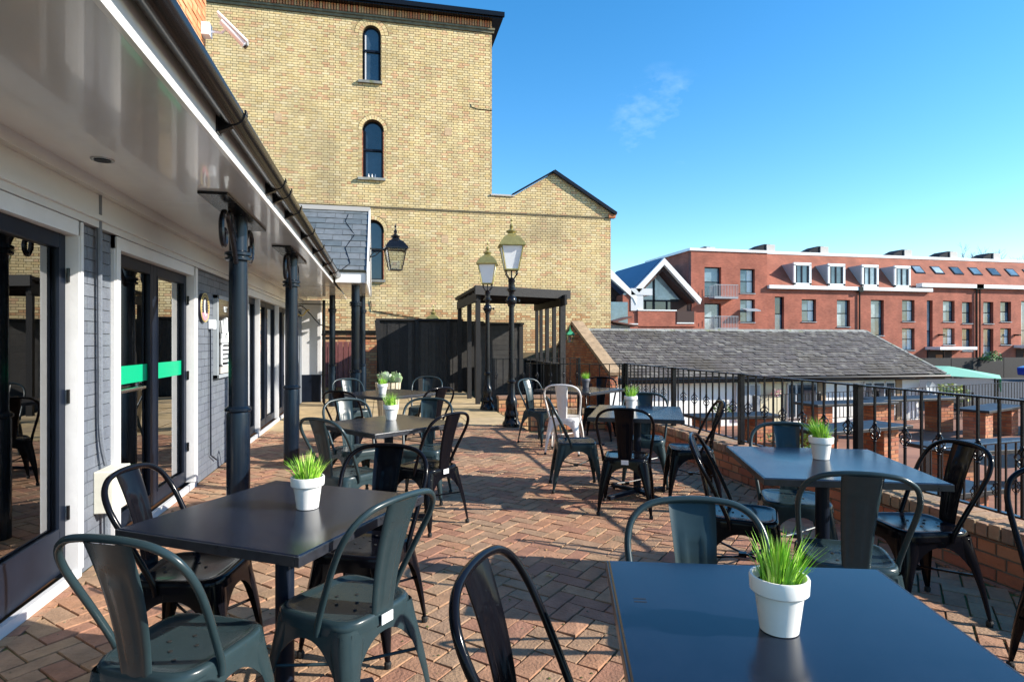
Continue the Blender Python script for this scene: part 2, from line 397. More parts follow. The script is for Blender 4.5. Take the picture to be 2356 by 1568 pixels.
# ============================================================ GROUND AND TERRACE
G0 = -.92
struct('ground', MB().box(-300, 500, -200, 600, G0-.3, G0), m_asphalt)
struct('garden_paving', MB().box(3.7, 24, -2, 17.0, G0, G0+.004), m_gbrick)
ter = MB().box(-9, 3.7, -6, 9.05, G0, -.012); ter.box(-9, 2.25, 9.05, 18.65, G0, -.012)
terrace = struct('terrace', ter, m_moss)
# herringbone clay pavers laid at 45 degrees to the shopfront
def pavers():
    W = .105; s2 = math.sqrt(.5); cells = []
    for i in range(-40, 160):
        for j in range(-100, 110):
            t = (i-j) % 4
            if t == 0: c = (i+1, j+.5); hz = True
            elif t == 3: c = (i+.5, j+1); hz = False
            else: continue
            x = (c[0]*W)*s2-(c[1]*W)*s2; y = (c[0]*W)*s2+(c[1]*W)*s2
            if -1.66 < x < 3.40 and 1.0 < y < 9.72 and not (x > 2.2 and y > 8.75): cells.append((x, y, hz))
    def size(c):
        d = c[0]*math.sin(TH)+c[1]*math.cos(TH); u = c[0]*math.cos(TH)-c[1]*math.sin(TH)
        vis = abs(u/d) < .88 and 1.38/d < .59
        return (0 if vis else 1, d)
    cells.sort(key=size)
    meshes = []
    for k in range(6):
        m = MB(); g = .0036+.001*(k % 3); a = W-g; b = W/2-g
        z = [random.uniform(-.0028, .0028) for _ in range(4)]; c = .0012
        P = [(-a, -b), (a, -b), (a, b), (-a, b)]; P2 = [(-a+c, -b+c), (a-c, -b+c), (a-c, b-c), (-a+c, b-c)]
        m.add([(x, y, -.03) for x, y in P]+[(x, y, -.005+z[i]) for i, (x, y) in enumerate(P)]+[(x, y, z[i]) for i, (x, y) in enumerate(P2)],
              [(4, 5, 6, 7)[:0] or (0, 1, 5, 4), (1, 2, 6, 5), (2, 3, 7, 6), (3, 0, 4, 7), (4, 5, 9, 8), (5, 6, 10, 9), (6, 7, 11, 10), (7, 4, 8, 11), (8, 9, 10, 11)])
        meshes.append(m)
    shared = [m.mesh('paver', m_paver) for m in meshes]
    rest = MB()
    for n, (x, y, hz) in enumerate(cells):
        rz = R(45) if hz else R(135); dz = random.uniform(-.0015, .0015)
        if n < 300: link('paver', random.choice(shared), terrace, (x, y, dz), rz)
        else:
            m = random.choice(meshes); ca, sa = math.cos(rz), math.sin(rz)
            rest.add([(x+p[0]*ca-p[1]*sa, y+p[0]*sa+p[1]*ca, p[2]+dz) for p in m.v], m.f)
    part('paver_field', rest, m_paver, terrace, stuff=True)
pavers()
# border course beside the shopfront and the wall, and the sandy slabs beyond
m = MB()
for k in range(86):
    y = 1.0+k*.102
    m.box(-1.73, -1.66, y+.003, y+.098, -.03, random.uniform(-.002, .002)); m.box(3.40, 3.436, y+.003, y+.098, -.03, random.uniform(-.002, .002)) if y < 8.7 else 0
rnd = random.Random(11); mf = MB()
for _ in range(900):      # moss tufts and grit along the joints
    x, y = rnd.uniform(-1.6, 3.4), rnd.uniform(1.1, 6.5); q = rnd.uniform(.002, .007)
    mf.add([(x-q, y-q*.6, .001), (x+q, y-q, .001), (x+q*.7, y+q, .001), (x-q, y+q*.8, .001), (x, y, .001+q*.8)], [(0, 1, 4), (1, 2, 4), (2, 3, 4), (3, 0, 4)])
ml = MB()
for _ in range(70):
    x, y, a = rnd.uniform(-1.5, 3.3), rnd.uniform(1.3, 8), rnd.uniform(0, 6.28); q = rnd.uniform(.010, .022); u = Vector((math.cos(a), math.sin(a), 0))*q; v = Vector((-u.y, u.x, 0))*.4; p = Vector((x, y, .004))
    ml.add([p-u, p+v+Vector((0, 0, .006)), p+u, p-v+Vector((0, 0, .004))], [(0, 1, 2), (0, 2, 3)])
part('fallen_leaves', ml, M('dry_leaf', [(.30, .18, .07), (.22, .12, .05), (.38, .28, .12)], .8), terrace, stuff=True)
part('moss_and_grit', mf, M('moss_and_grit', [(.10, .13, .03), (.16, .13, .08), (.08, .09, .03), (.25, .2, .12)], .95), terrace, stuff=True)
part('edging_bricks', m, m_paver, terrace, stuff=True)
me = {}
for i in range(5):
    for j in range(9):
        x0 = -1.73+i*.79; x1 = min(x0+.785, 2.25); y0 = 9.74+j*.93; dz = random.uniform(-.003, .002)
        s = MB().box(x0+.004, x1-.004, y0+.004, y0+.925, -.04, dz)
        part('paving_slab', s, m_concrete, terrace)

# ============================================================ LOW BRICK WALL AND RAILINGS
lw = thing('low_brick_wall', 'low red brick wall along the right edge of the terrace with mossy brick coping', 'wall', (3.57, 5, 0))
part('core', MB().box(3.45, 3.69, -.5, 8.9, G0, .245), m_mortar, lw)
bricks(-.5, 8.9, 0, .24, lambda u, v, w_: (3.45-w_, u, v), lw, m_rbrick, 'flemish', keep=None, nind=110, key=lambda c: abs(c[0]-2.8))
bricks(-.5, 8.9, -.9, .24, lambda u, v, w_: (3.69+w_, u, v), lw, m_rbrick, 'flemish', nind=0)
cm = [MB().box(3.425, 3.715, .005, .07, 0, .075+.004*k).mesh('coping_brick', m_coping, bevel=.004) for k in range(3)]
for k in range(126):
    y = -.5+k*.075
    link('coping_brick', cm[random.randrange(3)], lw, (-3.57, y-5, .245))
lw2 = thing('stair_brick_wall', 'short low orange brick wall in front of the lamp posts at the stair head', 'wall', (2.9, 8.97, 0))
part('core', MB().box(2.26, 3.70, 8.92, 9.14, G0, .245), m_mortar, lw2)
bricks(2.25, 3.45, 0, .245, lambda u, v, w_: (u, 8.92-w_, v), lw2, m_obrick, 'flemish', nind=60)
for k in range(15): part('coping_brick', MB().box(2.25+k*.08, 2.25+k*.08+.072, 8.90, 9.16, .247, .32), m_coping, lw2)
lw3 = thing('rear_stair_brick_wall', 'orange brick dwarf wall behind the lamp posts at the far side of the stairs', 'wall', (3.0, 11.6, 0))
part('core', MB().box(2.26, 3.95, 11.5, 11.72, G0, .245), m_mortar, lw3)
bricks(2.25, 3.95, G0+.02, .245, lambda u, v, w_: (u, 11.5-w_, v), lw3, m_obrick, 'flemish', nind=40, key=lambda c: -c[2])
part('coping', MB().box(2.25, 3.97, 11.48, 11.74, .247, .30), m_coping, lw3)

_bal = {}
def railing(name, label, a, b, zb, zt, posts, n, basket_phase=0, zbase=.32, group=None, slope=0, basket=True):
    """a, b: ends (x, y); posts: fractions; n balusters"""
    a = Vector((*a, 0)); b = Vector((*b, 0)); d = b-a; ln = d.length; ang = math.atan2(d.y, d.x)
    t = thing(name, label, 'railing', (a.x, a.y, 0), ang, group)
    def zz(s): return slope*s/ln
    m = MB().bar((0, 0, zt), (ln, 0, zt+slope), .045, .012); part('top_rail', m, m_pitch, t, world=False)
    m = MB().bar((0, 0, zb), (ln, 0, zb+slope), .035, .012); part('bottom_rail', m, m_pitch, t, world=False)
    for f in posts:
        s = f*ln; m = MB().box(s-.026, s+.026, -.026, .026, zbase+zz(s), zt+.012+zz(s)); part('post', m, m_pitch, t, world=False, bevel=.003)
    hgt = zt-zb; key = round(hgt, 3)
    if key not in _bal:
        me1 = MB().box(-.007, .007, -.007, .007, 0, hgt).mesh('baluster', m_pitch)
        zc = hgt*.5; m = MB()
        for k in range(4):
            pts = []
            for i in range(11):
                q = i/10; rr = .032*math.sin(math.pi*q)**.8+.004; aa = k*math.pi/2+q*math.pi*1.2
                pts.append((rr*math.cos(aa), rr*math.sin(aa), zc-.06+.12*q))
            m.tube(pts, .0045, 5)
        m.lathe([(.010, zc-.075), (.014, zc-.067), (.010, zc-.058)], n=8); m.lathe([(.010, zc+.058), (.014, zc+.067), (.010, zc+.075)], n=8)
        _bal[key] = (me1, m.mesh('basket_twist', m_pitch, smooth=True))
    for i in range(n):
        s = (i+.5)/n*ln
        if any(abs(s-f*ln) < .035 for f in posts): continue
        o = link('baluster', _bal[key][0], t, (s, 0, zb+zz(s)))
        if basket and i % 2 == basket_phase: link('basket_twist', _bal[key][1], o)
    return t
railing('terrace_railing', 'black wrought iron railing on the low brick wall along the right side of the terrace', (3.58, .3), (3.58, 8.42), .37, 1.04,
        [(y-.3)/8.12 for y in (.95, 2.44, 3.93, 5.46, 6.9, 8.39)], 62, 0)
railing('stair_head_railing', 'black iron railing above the orange brick wall, nearest the front lamp post', (2.2, 8.99), (3.58, 8.45), .37, 1.03, [.01, .99], 10, 0, group='railings round the stairwell')
railing('rear_stair_railing', 'black iron railing on the far side of the stairwell in front of the timber pergola', (2.15, 11.6), (3.95, 11.6), .36, 1.03, [.01, .99], 13, 0, group='railings round the stairwell')
railing('garden_stair_railing', 'black iron handrail on the steps beyond the terrace railing, at far right', (4.7, 4.4), (8.2, 4.9), -.45, .42, [.0, .5, 1], 24, 0, zbase=G0)

# ============================================================ LAMP POSTS
def lantern(t, z, s, frame, pane, finial, withpost=True):
    """tapering square lantern; z = underside of the lantern, s = scale"""
    wb, wt, h = .105*s, .175*s, .38*s
    q = math.sqrt(2)
    m = MB()
    for sx in (-1, 1):
        for sy in (-1, 1):
            m.bar((sx*wb, sy*wb, z), (sx*wt, sy*wt, z+h), .014*s)
    for hw, zz in ((wb, z), (wt, z+h)):
        for a, b in (((-hw, -hw), (hw, -hw)), ((hw, -hw), (hw, hw)), ((hw, hw), (-hw, hw)), ((-hw, hw), (-hw, -hw))):
            m.bar((*a, zz), (*b, zz), .018*s)
    part('lantern_frame', m, frame, t, world=False)
    for k in range(4):
        rot = Matrix.Rotation(k*math.pi/2, 3, 'Z'); i = .004
        P = [(-wb+.012, -wb+.012, z+.008), (wb-.012, -wb+.012, z+.008), (wt-.012, -wt+.012, z+h-.008), (-wt+.012, -wt+.012, z+h-.008)]
        Q = [(p[0], p[1]+i, p[2]) for p in P]
        part('pane', MB().add([tuple(rot @ Vector(p)) for p in P+Q], [(0, 1, 2, 3), (7, 6, 5, 4), (0, 4, 5, 1), (1, 5, 6, 2), (2, 6, 7, 3), (3, 7, 4, 0)]), pane, t, world=False)
    part('lantern_base', MB().box(-wb, wb, -wb, wb, z-.012*s, z), frame, t, world=False)
    e = wt+.035*s
    cap = MB()
    prof = [(e, z+h), (e, z+h+.02*s), (e*.93, z+h+.045*s), (e*.62, z+h+.14*s), (e*.34, z+h+.18*s), (e*.30, z+h+.20*s)]
    o = 0
    for r_, zz in prof:
        cap.v += [(-r_, -r_, zz), (r_, -r_, zz), (r_, r_, zz), (-r_, r_, zz)]
    for i in range(len(prof)-1):
        for k in range(4): cap.f.append((i*4+k, i*4+(k+1) % 4, i*4+4+(k+1) % 4, i*4+4+k))
    cap.f += [(3, 2, 1, 0), tuple(range(len(prof)*4-4, len(prof)*4))]
    part('lantern_roof', cap, frame, t, world=False)
    zt = z+h+.20*s
    part('finial', MB().lathe([(.055*s, zt), (.06*s, zt+.012*s), (.085*s, zt+.035*s), (.088*s, zt+.045*s), (.04*s, zt+.075*s), (.02*s, zt+.095*s), (.03*s, zt+.115*s), (.034*s, zt+.135*s), (.014*s, zt+.165*s), (.010*s, zt+.2*s), (.022*s, zt+.22*s), (.010*s, zt+.245*s), (.001, zt+.30*s)], n=14), finial, t, smooth=True, world=False)
def lamp_post(label, loc, rz):
    t = thing('lamp_post', label, 'street lamp', loc, rz, 'lamp posts at the stair head')
    part('base', MB().lathe([(.15, 0), (.15, .05), (.13, .08), (.10, .11), (.09, .14), (.115, .17), (.118, .2), (.085, .26), (.095, .33), (.10, .38), (.085, .44), (.06, .5), (.058, .70), (.075, .715), (.075, .735), (.055, .75), (.052, .78)], n=12), m_pitch, t, smooth=True, world=False)
    for k in range(4):
        a = k*math.pi/2+.6; m = MB().tube([(math.cos(a)*.155, math.sin(a)*.155, .01), (math.cos(a)*.13, math.sin(a)*.13, .09), (math.cos(a)*.115, math.sin(a)*.115, .2), (math.cos(a)*.09, math.sin(a)*.09, .36)], [.025, .02, .018, .008], 6)
        part('base_moulding', m, m_pitch, t, smooth=True, world=False)
    part('shaft', MB().lathe([(.050, .77), (.045, 1.4), (.042, 1.93), (.06, 1.94), (.06, 1.96)], n=14), m_pitch, t, smooth=True, world=False)
    part('collar', MB().lathe([(.045, 1.95), (.075, 1.98), (.088, 2.03), (.075, 2.08), (.045, 2.11), (.042, 2.16), (.06, 2.19), (.085, 2.20), (.085, 2.22), (.055, 2.24), (.05, 2.33), (.06, 2.36), (.04, 2.39), (.02, 2.4), (.012, 2.41), (.012, 2.55)], n=14), m_pitch, t, smooth=True, world=False)
    part('ladder_rest', MB().tube([(-.10, 0, 2.03), (.12, 0, 2.03)], .012, 6).lathe([(.004, 2.005), (.022, 2.015), (.022, 2.045), (.004, 2.055)], cx=.12, n=8), m_pitch, t, world=False)
    for k in range(4):
        a = math.pi/4+k*math.pi/2; c, s_ = math.cos(a), math.sin(a)
        P = [(0.03, 2.35), (.075, 2.41), (.125, 2.46), (.118, 2.49), (.135, 2.53)]
        part('lantern_arm', MB().tube([(c*r_, s_*r_, z) for r_, z in P], .009, 6), m_pitch, t, smooth=True, world=False)
    lantern(t, 2.53, 1.0, m_brass, m_frost, m_brass)
    return t
lp = lamp_post('nearer and taller looking of the two black lamp posts with gold lantern', (2.07, 9.5, 0), R(-6))
lp2 = dup(lp, (2.10, 11.9, 0), R(-15), 'farther of the two black lamp posts with gold lantern, beside the pergola')
lp3 = dup(lp, (1.45, 17.0, -.98), R(-15), 'gold lantern peeping over the top of the black board fence')

# ============================================================ YELLOW BRICK BUILDING
YW = 18.7
yb = thing('yellow_brick_building', 'tall yellow stock brick building with arched windows and a lower gabled wing', 'building', (0, YW, 0))
wins = [dict(u=(-.54, .0), v=(9.25, 10.95), d=.10), dict(u=(-.55, .09), v=(6.32, 8.10), d=.16), dict(u=(-.55, .09), v=(3.24, 5.06), d=.16)]
outer = [(-9, G0), (7.44, G0), (7.44, 5.50), (7.50, 5.60), (5.46, 6.82), (4.16, 6.02), (3.44, 5.98), (3.44, 11.46), (-9, 11.46)]
hl = [arch(*wn['u'], *wn['v']) for wn in wins]
me = holes_mesh('wall', outer, hl, .35, m_ymortar, lambda u, v, w_: (u, -w_, v))
link('wall', me, yb)
part('rear_block', MB().box(-9, 3.43, YW+.36, YW+8, G0, 11.45).box(3.43, 7.40, YW+.36, YW+7, G0, 5.4), m_ymortar, yb)
def inside(x, z):
    for i, wn in enumerate(wins):
        (u0, u1), (v0, v1) = wn['u'], wn['v']; r_ = (u1-u0)/2; cx = (u0+u1)/2; sy = v1-r_
        if u0 < x < u1 and v0 < z < sy: return False
        if z >= sy and math.hypot(x-cx, z-sy) < r_+(.235 if i == 0 else .118): return False
    if 5.41 < z < 5.46: return False
    if x > 3.44:
        top = 5.98 if x < 4.16 else (6.02+(x-4.16)/1.30*.78 if x < 5.46 else 6.80-(x-5.46)*.597)
        if z > top or x > 7.44: return False
    return True
PL = lambda u, v, w_: (u, YW-w_, v)
sort_y = lambda c: abs((c[0]+c[1])/2-2.6)+abs(c[2]-3.0)
bricks(-5.6, 7.44, 2.35, 11.09, PL, yb, m_ybrick, 'flemish', inside=inside, nind=240, key=sort_y)
bricks(-5.6, 7.44, 1.0, 2.35, PL, yb, M('mixed_yellow_orange_brick', [YB[1], (.50, .27, .12), YB[4], (.52, .33, .16), YB[6]], .9, noise=(2, .15)), 'flemish', inside=inside)
m_patch = M('faded_repair', (.52, .36, .21), .9, noise=(9, .2))
part('string_course', MB().box(-9, 7.46, YW-.022, YW, 5.415, 5.455), M('sooty_brick_course', (.11, .09, .055), .95, noise=(5, .3)), yb)
for (x, z, mt) in ((-2.95, 7.95, m_patch), (2.05, 7.9, m_patch), (1.95, 4.55, m_patch)):
    part('blocked_vent', MB().box(x-.11, x+.11, YW-.012, YW, z-.12, z+.12), mt, yb)
# cornice: dentil bricks, dark soffit and eaves
part('cornice_band', MB().box(-9, 3.50, YW-.05, YW, 11.10, 11.18).box(-9, 3.52, YW-.09, YW, 11.18, 11.24), M('sooty_cornice', (.16, .15, .10), .95, noise=(6, .4)), yb)
dm = MB().box(0, .055, YW-.11, YW-.02, 11.245, 11.44).mesh('dentil_brick', m_obrick)
for k in range(108): link('dentil_brick', dm, yb, (-5.2+k*.08, -YW, 0))
part('eaves', MB().box(-9.2, 3.74, YW-.30, YW+8, 11.45, 11.55), m_gutter, yb)
part('eaves_gutter', MB().box(-9.2, 3.78, YW-.36, YW-.27, 11.50, 11.64), m_gutter, yb)
part('roof', MB().hexa([(-9.2, YW-.3, 11.56), (3.74, YW-.3, 11.56), (3.74, YW+8, 11.56), (-9.2, YW+8, 11.56), (-9.2, YW+3.9, 13.5), (.4, YW+3.9, 13.5), (.4, YW+4.1, 13.5), (-9.2, YW+4.1, 13.5)]), m_slate, yb)
# windows
for i, wn in enumerate(wins):
    (u0, u1), (v0, v1) = wn['u'], wn['v']; cx = (u0+u1)/2; rad = (u1-u0)/2; sy = v1-rad; dp = wn['d']
    n_ = 13 if i == 0 else 15
    for ring in range(2 if i == 0 else 1):
        for k in range(n_):
            a0 = math.pi*(k+.06)/n_; a1 = math.pi*(k+.94)/n_; r0 = rad+.005+ring*.115; r1 = r0+.105
            P = [(cx+r_*math.cos(a), sy+r_*math.sin(a)) for r_, a in ((r0, a0), (r1, a0), (r1, a1), (r0, a1))]
            part('voussoir', MB().prism([(p[0], p[1]) for p in P], YW-.012, YW+.02, 'y'), m_ybrick, yb)
    if i:
        for s_ in (-1, 1):
            m = MB()
            for k in range(int((sy-v0)/.075)):
                xx = cx+s_*(rad-.02); m.box(min(xx, xx+s_*.02), max(xx, xx+s_*.02), YW-.005, YW+dp, v0+k*.075+.006, v0+k*.075+.069)
            part('reveal_bricks', m, m_rbrick, yb, stuff=True)
    wr = rad-.02
    ow = arch(cx-wr, cx+wr, v0, sy+wr); iw = arch(cx-wr+.05, cx+wr-.05, v0+.05, sy+wr-.05)
    me = holes_mesh('window', ow, [iw], .06, m_frame, lambda u, v, w_: (u, dp-.03-w_+.06, v))
    wo = link('window', me, yb)
    mid = v0+(v1-v0)*(.56 if i == 0 else .50)
    part('glazing_bar', MB().box(cx-wr, cx+wr, YW+dp-.03, YW+dp+.05, mid-.03, mid+.03), m_frame, wo)
    me = holes_mesh('pane', iw, [], .01, m_farglass, lambda u, v, w_: (u, dp+.03-w_, v)); link('pane', me, wo)
    part('sash_stile', MB().box(cx-wr+.05, cx-wr+.09, YW+dp, YW+dp+.02, v0+.05, mid-.03).box(cx-wr+.05, cx-wr+.09, YW+dp, YW+dp+.02, mid+.03, sy), m_trim if i == 0 else m_frame, wo)
    part('window_sill', MB().box(u0-.12, u1+.05, YW-.09, YW+dp, v0-.075, v0), m_ridge, yb)
for k in range(3): part('ornament', MB().lathe([(.02, 0), (.03, .03), (.012, .07), (.02, .09), (.003, .11)], cx=-.36+k*.1, cy=YW+.13, z0=6.37, n=8), m_white, yb)
# wing: verge boards, flashing, kneeler, cable
part('verge_board', MB().bar((5.46, YW-.06, 6.86), (7.60, YW-.06, 5.58), .14, .10).bar((4.10, YW-.03, 6.04), (5.46, YW-.03, 6.86), .08, .05), m_frame, yb)
part('wing_roof', MB().hexa([(5.46, YW-.05, 6.80), (7.60, YW-.05, 5.52), (7.60, YW+7, 5.52), (5.46, YW+7, 6.80), (5.46, YW-.05, 6.9), (7.66, YW-.05, 5.60), (7.66, YW+7, 5.60), (5.46, YW+7, 6.9)]), m_oldslate, yb)
part('lead_flashing', MB().box(3.40, 4.16, YW-.05, YW+.3, 5.98, 6.03), m_louvre, yb)
part('kneeler', MB().box(7.35, 7.58, YW-.08, YW+.1, 5.44, 5.56), m_orange, yb)
part('cable', MB().tube([(2.76, YW-.015, 8.82), (2.79, YW-.015, 8.72), (2.95, YW-.015, 8.68), (3.44, YW-.015, 8.67)], .012, 5), m_gutter, yb)
part('drain_pipe', MB().tube([(-.3, YW-.03, 2.6), (-.25, YW-.03, 2.3), (1.5, YW-.03, 2.02), (2.2, YW-.03, 1.98)], .012, 5), m_gutter, yb)

# low red brick wall with maroon gate at the far left end of the terrace
rw = thing('far_red_brick_wall', 'red brick wall with dark coping at the far end of the veranda', 'wall', (-1, 17.5, 0))
part('core', MB().box(-3.2, -.05, 17.5, 17.75, 0, 1.60), m_mortar, rw)
bricks(-3.2, -.05, 0, 1.58, lambda u, v, w_: (u, 17.5-w_, v), rw, m_obrick, 'flemish', nind=180, key=lambda c: -c[2])
part('coping', MB().box(-3.2, -.02, 17.44, 17.8, 1.60, 1.68).box(-3.2, -.02, 17.46, 17.78, 1.46, 1.49), m_gutter, rw)
gt = thing('maroon_gate', 'maroon painted vertical board gate in front of the far red brick wall', 'gate', (-1.2, 17.4, 0))
for k in range(9): part('board', MB().box(-1.86+k*.14, -1.86+k*.14+.125, 17.36, 17.40, .10, 1.36), m_gatewood, gt, bevel=.004)
part('gate_frame', MB().box(-1.9, -.55, 17.40, 17.44, .2, .3).box(-1.9, -.55, 17.40, 17.44, 1.1, 1.2), m_gatewood, gt)

# ============================================================ BOARD FENCE, SCREEN, PERGOLA
fe = thing('black_board_fence', 'tall black vertical board fence across the far end of the terrace', 'fence', (1, 16.4, 0))
k = 0; x = -.05
while x < 2.75:
    w_ = random.choice((.095, .105, .12)); part('board', MB().box(x, x+w_-.003, 16.36+random.uniform(0, .015), 16.385+random.uniform(0, .01), .03, 1.90+random.uniform(-.01, .01)), m_greywood if x > .7 else m_darkwood, fe); x += w_  # right-hand boards take the lighter colour, painted as if sunlit
part('backing', MB().box(-.1, 2.8, 16.45, 16.47, 0, 1.93), m_darkwood, fe); part('rail', MB().box(-.1, 2.8, 16.39, 16.44, .35, .45), m_darkwood, fe); part('rail', MB().box(-.1, 2.8, 16.39, 16.44, 1.5, 1.6), m_darkwood, fe)
part('capping', MB().box(-.12, 2.2, 16.30, 16.46, 1.93, 1.98), m_darkwood, fe)
part('post', MB().hexa([(.02, 16.2, 0), (.16, 16.2, 0), (.16, 16.34, 0), (.02, 16.34, 0), (-.16, 16.2, 1.93), (-.03, 16.2, 1.93), (-.03, 16.34, 1.93), (-.16, 16.34, 1.93)]), m_darkwood, fe)
for xx in (.9, 1.75): part('post', MB().box(xx, xx+.09, 16.26, 16.35, 0, 1.95), m_darkwood, fe)
sn = thing('slatted_screen', 'dark screen of horizontal boards behind the nearer lamp post', 'fence', (2.9, 15.2, 0))
for k in range(17): part('slat', MB().box(2.42, 3.5, 15.12+random.uniform(0, .01), 15.15, -.35+k*.125, -.35+k*.125+.120), m_greywood, sn)
part('backing', MB().box(2.42, 3.5, 15.16, 15.18, G0, 1.8), m_darkwood, sn); part('post', MB().box(3.50, 3.60, 15.10, 15.20, G0, 1.82), m_darkwood, sn); part('post', MB().box(2.34, 2.42, 15.10, 15.20, G0, 1.82), m_darkwood, sn)
part('capping', MB().box(2.3, 3.62, 15.06, 15.22, 1.80, 1.85), m_darkwood, sn)

pg = thing('timber_pergola', 'black timber pergola shelter with flat roof in front of the yellow wall', 'pergola', (3.2, 14.4, G0))
FL, FR, BL, BR = (2.10, 12.9), (4.25, 13.75), (2.10, 16.2), (4.25, 16.2)
roofz = 2.50
part('roof_deck', MB().hexa([(2.0, 12.8, roofz), (4.4, 13.7, roofz), (4.4, 16.4, roofz), (2.0, 16.4, roofz), (1.98, 12.78, roofz+.06), (4.42, 13.68, roofz+.06), (4.42, 16.4, roofz+.06), (1.98, 16.4, roofz+.06)]), m_darkwood, pg)
part('fascia_beam', MB().bar((1.98, 12.78, roofz-.02), (4.42, 13.70, roofz-.02), .045, .2), m_darkwood, pg)
part('side_beam', MB().bar((2.05, 12.9, roofz-.16), (2.05, 16.3, roofz-.16), .05, .2), m_darkwood, pg)
part('side_beam', MB().bar((4.22, 13.4, roofz-.16), (4.22, 16.3, roofz-.16), .05, .24), m_darkwood, pg)
for f in (.2, .4, .6, .8):
    part('rafter', MB().bar((2.05, 12.9+3.3*f, roofz-.07), (4.25, 13.75+2.5*f, roofz-.07), .05, .12), m_darkwood, pg)
for (x, y, w_, mt) in ((2.08, 13.0, .10, m_darkwood), (2.08, 14.3, .10, m_darkwood), (2.08, 16.1, .10, m_darkwood), (4.24, 13.75, .13, m_greywood), (4.24, 14.45, .09, m_darkwood), (4.24, 15.1, .09, m_darkwood), (4.24, 15.7, .08, m_darkwood), (4.24, 16.15, .08, m_darkwood)):
    part('post', MB().box(x-w_/2, x+w_/2, y-w_/2, y+w_/2, G0, roofz-.03), mt, pg)
part('bar_panel', MB().box(2.7, 4.2, 16.05, 16.1, G0, .85).box(4.20, 4.25, 13.8, 16.1, G0, .80), m_darkwood, pg)
part('bar_top', MB().box(2.65, 4.4, 15.9, 16.2, .85, .89).box(4.1, 4.36, 13.8, 16.1, .80, .84), m_darkwood, pg)

# ============================================================ OLD SLATE COTTAGE
ct = thing('slate_roofed_cottage', 'low white outbuilding with a mossy old slate roof beyond the railing', 'outbuilding', (10.5, 15.8, G0))
EY, EZ, RY, RZ = 14.25, .42, 17.0, 1.70
X0, XR, XE = 5.75, 15.75, 15.95
part('wall', MB().box(5.8, 12.0, 14.6, 14.75, G0, .42).box(11.95, 15.4, 14.6, 14.75, G0, .42).box(15.25, 15.4, 14.75, 18.3, G0, .42).box(5.8, 15.4, 18.3, 18.4, G0, .4), m_render, ct)
part('yellow_wall_panel', MB().box(10.12, 10.95, 14.57, 14.60, G0, .40), m_cream, ct)
part('stone_pilaster', MB().box(14.55, 14.75, 14.55, 14.60, G0, .38), m_tan, ct); part('stone_pilaster', MB().box(11.95, 12.2, 14.55, 14.60, G0, .38), m_tan, ct)
for (a, b, lab) in ((9.42, 10.08, 1), (11.0, 11.2, 0), (11.28, 11.85, 0), (13.50, 13.68, 0), (13.78, 14.10, 0), (14.20, 14.45, 0)):
    wo = part('window', MB().box(a-.04, b+.04, 14.53, 14.60, -.75, .22), m_trim if a != 11.28 else m_steelgrey, ct)
    part('pane', MB().box(a, b, 14.515, 14.53, -.71, .17), m_steelgrey if lab else m_farglass, wo)
    if lab: part('mullion', MB().box((a+b)/2-.03, (a+b)/2+.03, 14.50, 14.515, -.71, .17), m_trim, wo)
part('fascia_board', MB().box(5.8, XE, EY+.03, EY+.06, EZ-.14, EZ-.02), m_frame, ct)
part('roof_gutter', MB().tube([(5.8, EY-.03, EZ-.03), (XE+.1, EY-.03, EZ-.05)], .05, 8), m_gutter, ct)
# roof boarding (front slope with hipped right end, rear slope)
part('roof_boarding', MB().add([(X0, EY, EZ), (XE+1.1-1.1, EY, EZ), (15.75, RY, RZ), (X0, RY, RZ), (X0, 18.9, .75), (XE, 18.9, .75), (X0, EY+.05, EZ-.08), (XE, EY+.05, EZ-.08), (XE, 18.9, .6), (X0, 18.9, .6)],
     [(0, 1, 2, 3), (1, 5, 2), (2, 5, 4, 3), (6, 9, 8, 7)]), M('slate_gap', (.04, .035, .03), .95), ct)
sl_len = math.hypot(RY-EY, RZ-EZ); cs, sn_ = (RY-EY)/sl_len, (RZ-EZ)/sl_len
XR = 15.75
cells = []; rows = 19; ch = sl_len/rows
for r_ in range(rows):
    t0 = r_*ch; x = X0-(.10 if r_ % 2 else 0)
    xmax = XE+(XR-XE)*(t0+ch*.5)/sl_len
    while x < xmax:
        wdt = .20; a = max(x, X0); b = min(x+wdt, xmax)
        if b-a > .05: cells.append((a, b, t0))
        x += wdt
random.shuffle(cells); cells.sort(key=lambda c: c[0]); cache = {}; rest = MB()
def slate_hexa(m, a, b, t0, ox=0, oy=0, oz=0, th=.014, lift=None, ln=None):
    lift = .022 if lift is None else lift; ln = ln or ch*1.25
    lo, hi = t0-.02, t0+ln
    P = []
    for (tt, w0) in ((lo, lift), (hi, .004)):
        for x in (a+.006, b-.006):
            P.append((x-ox, EY+tt*cs-(w0)*sn_-oy, EZ+tt*sn_+w0*cs-oz))
    Q = [(p[0], p[1]-th*sn_, p[2]+th*cs) for p in P]
    m.hexa([P[0], P[1], P[3], P[2], Q[0], Q[1], Q[3], Q[2]])
for i, (a, b, t0) in enumerate(cells):
    if i < 300:
        k = (round(b-a, 2), random.randrange(4))
        if k not in cache:
            mb = MB(); lf = random.uniform(.015, .04); P0 = (0, EY, EZ)
            slate_hexa(mb, 0, b-a, 0, 0, EY, EZ, lift=lf); cache[k] = mb.mesh('slate', m_oldslate)
        link('slate', cache[k], ct, (a-10.5, EY+t0*cs-15.8, EZ+t0*sn_-G0))
    else: slate_hexa(rest, a, b, t0, lift=random.uniform(.015, .04))
part('slate_courses', rest, m_oldslate, ct, stuff=True)
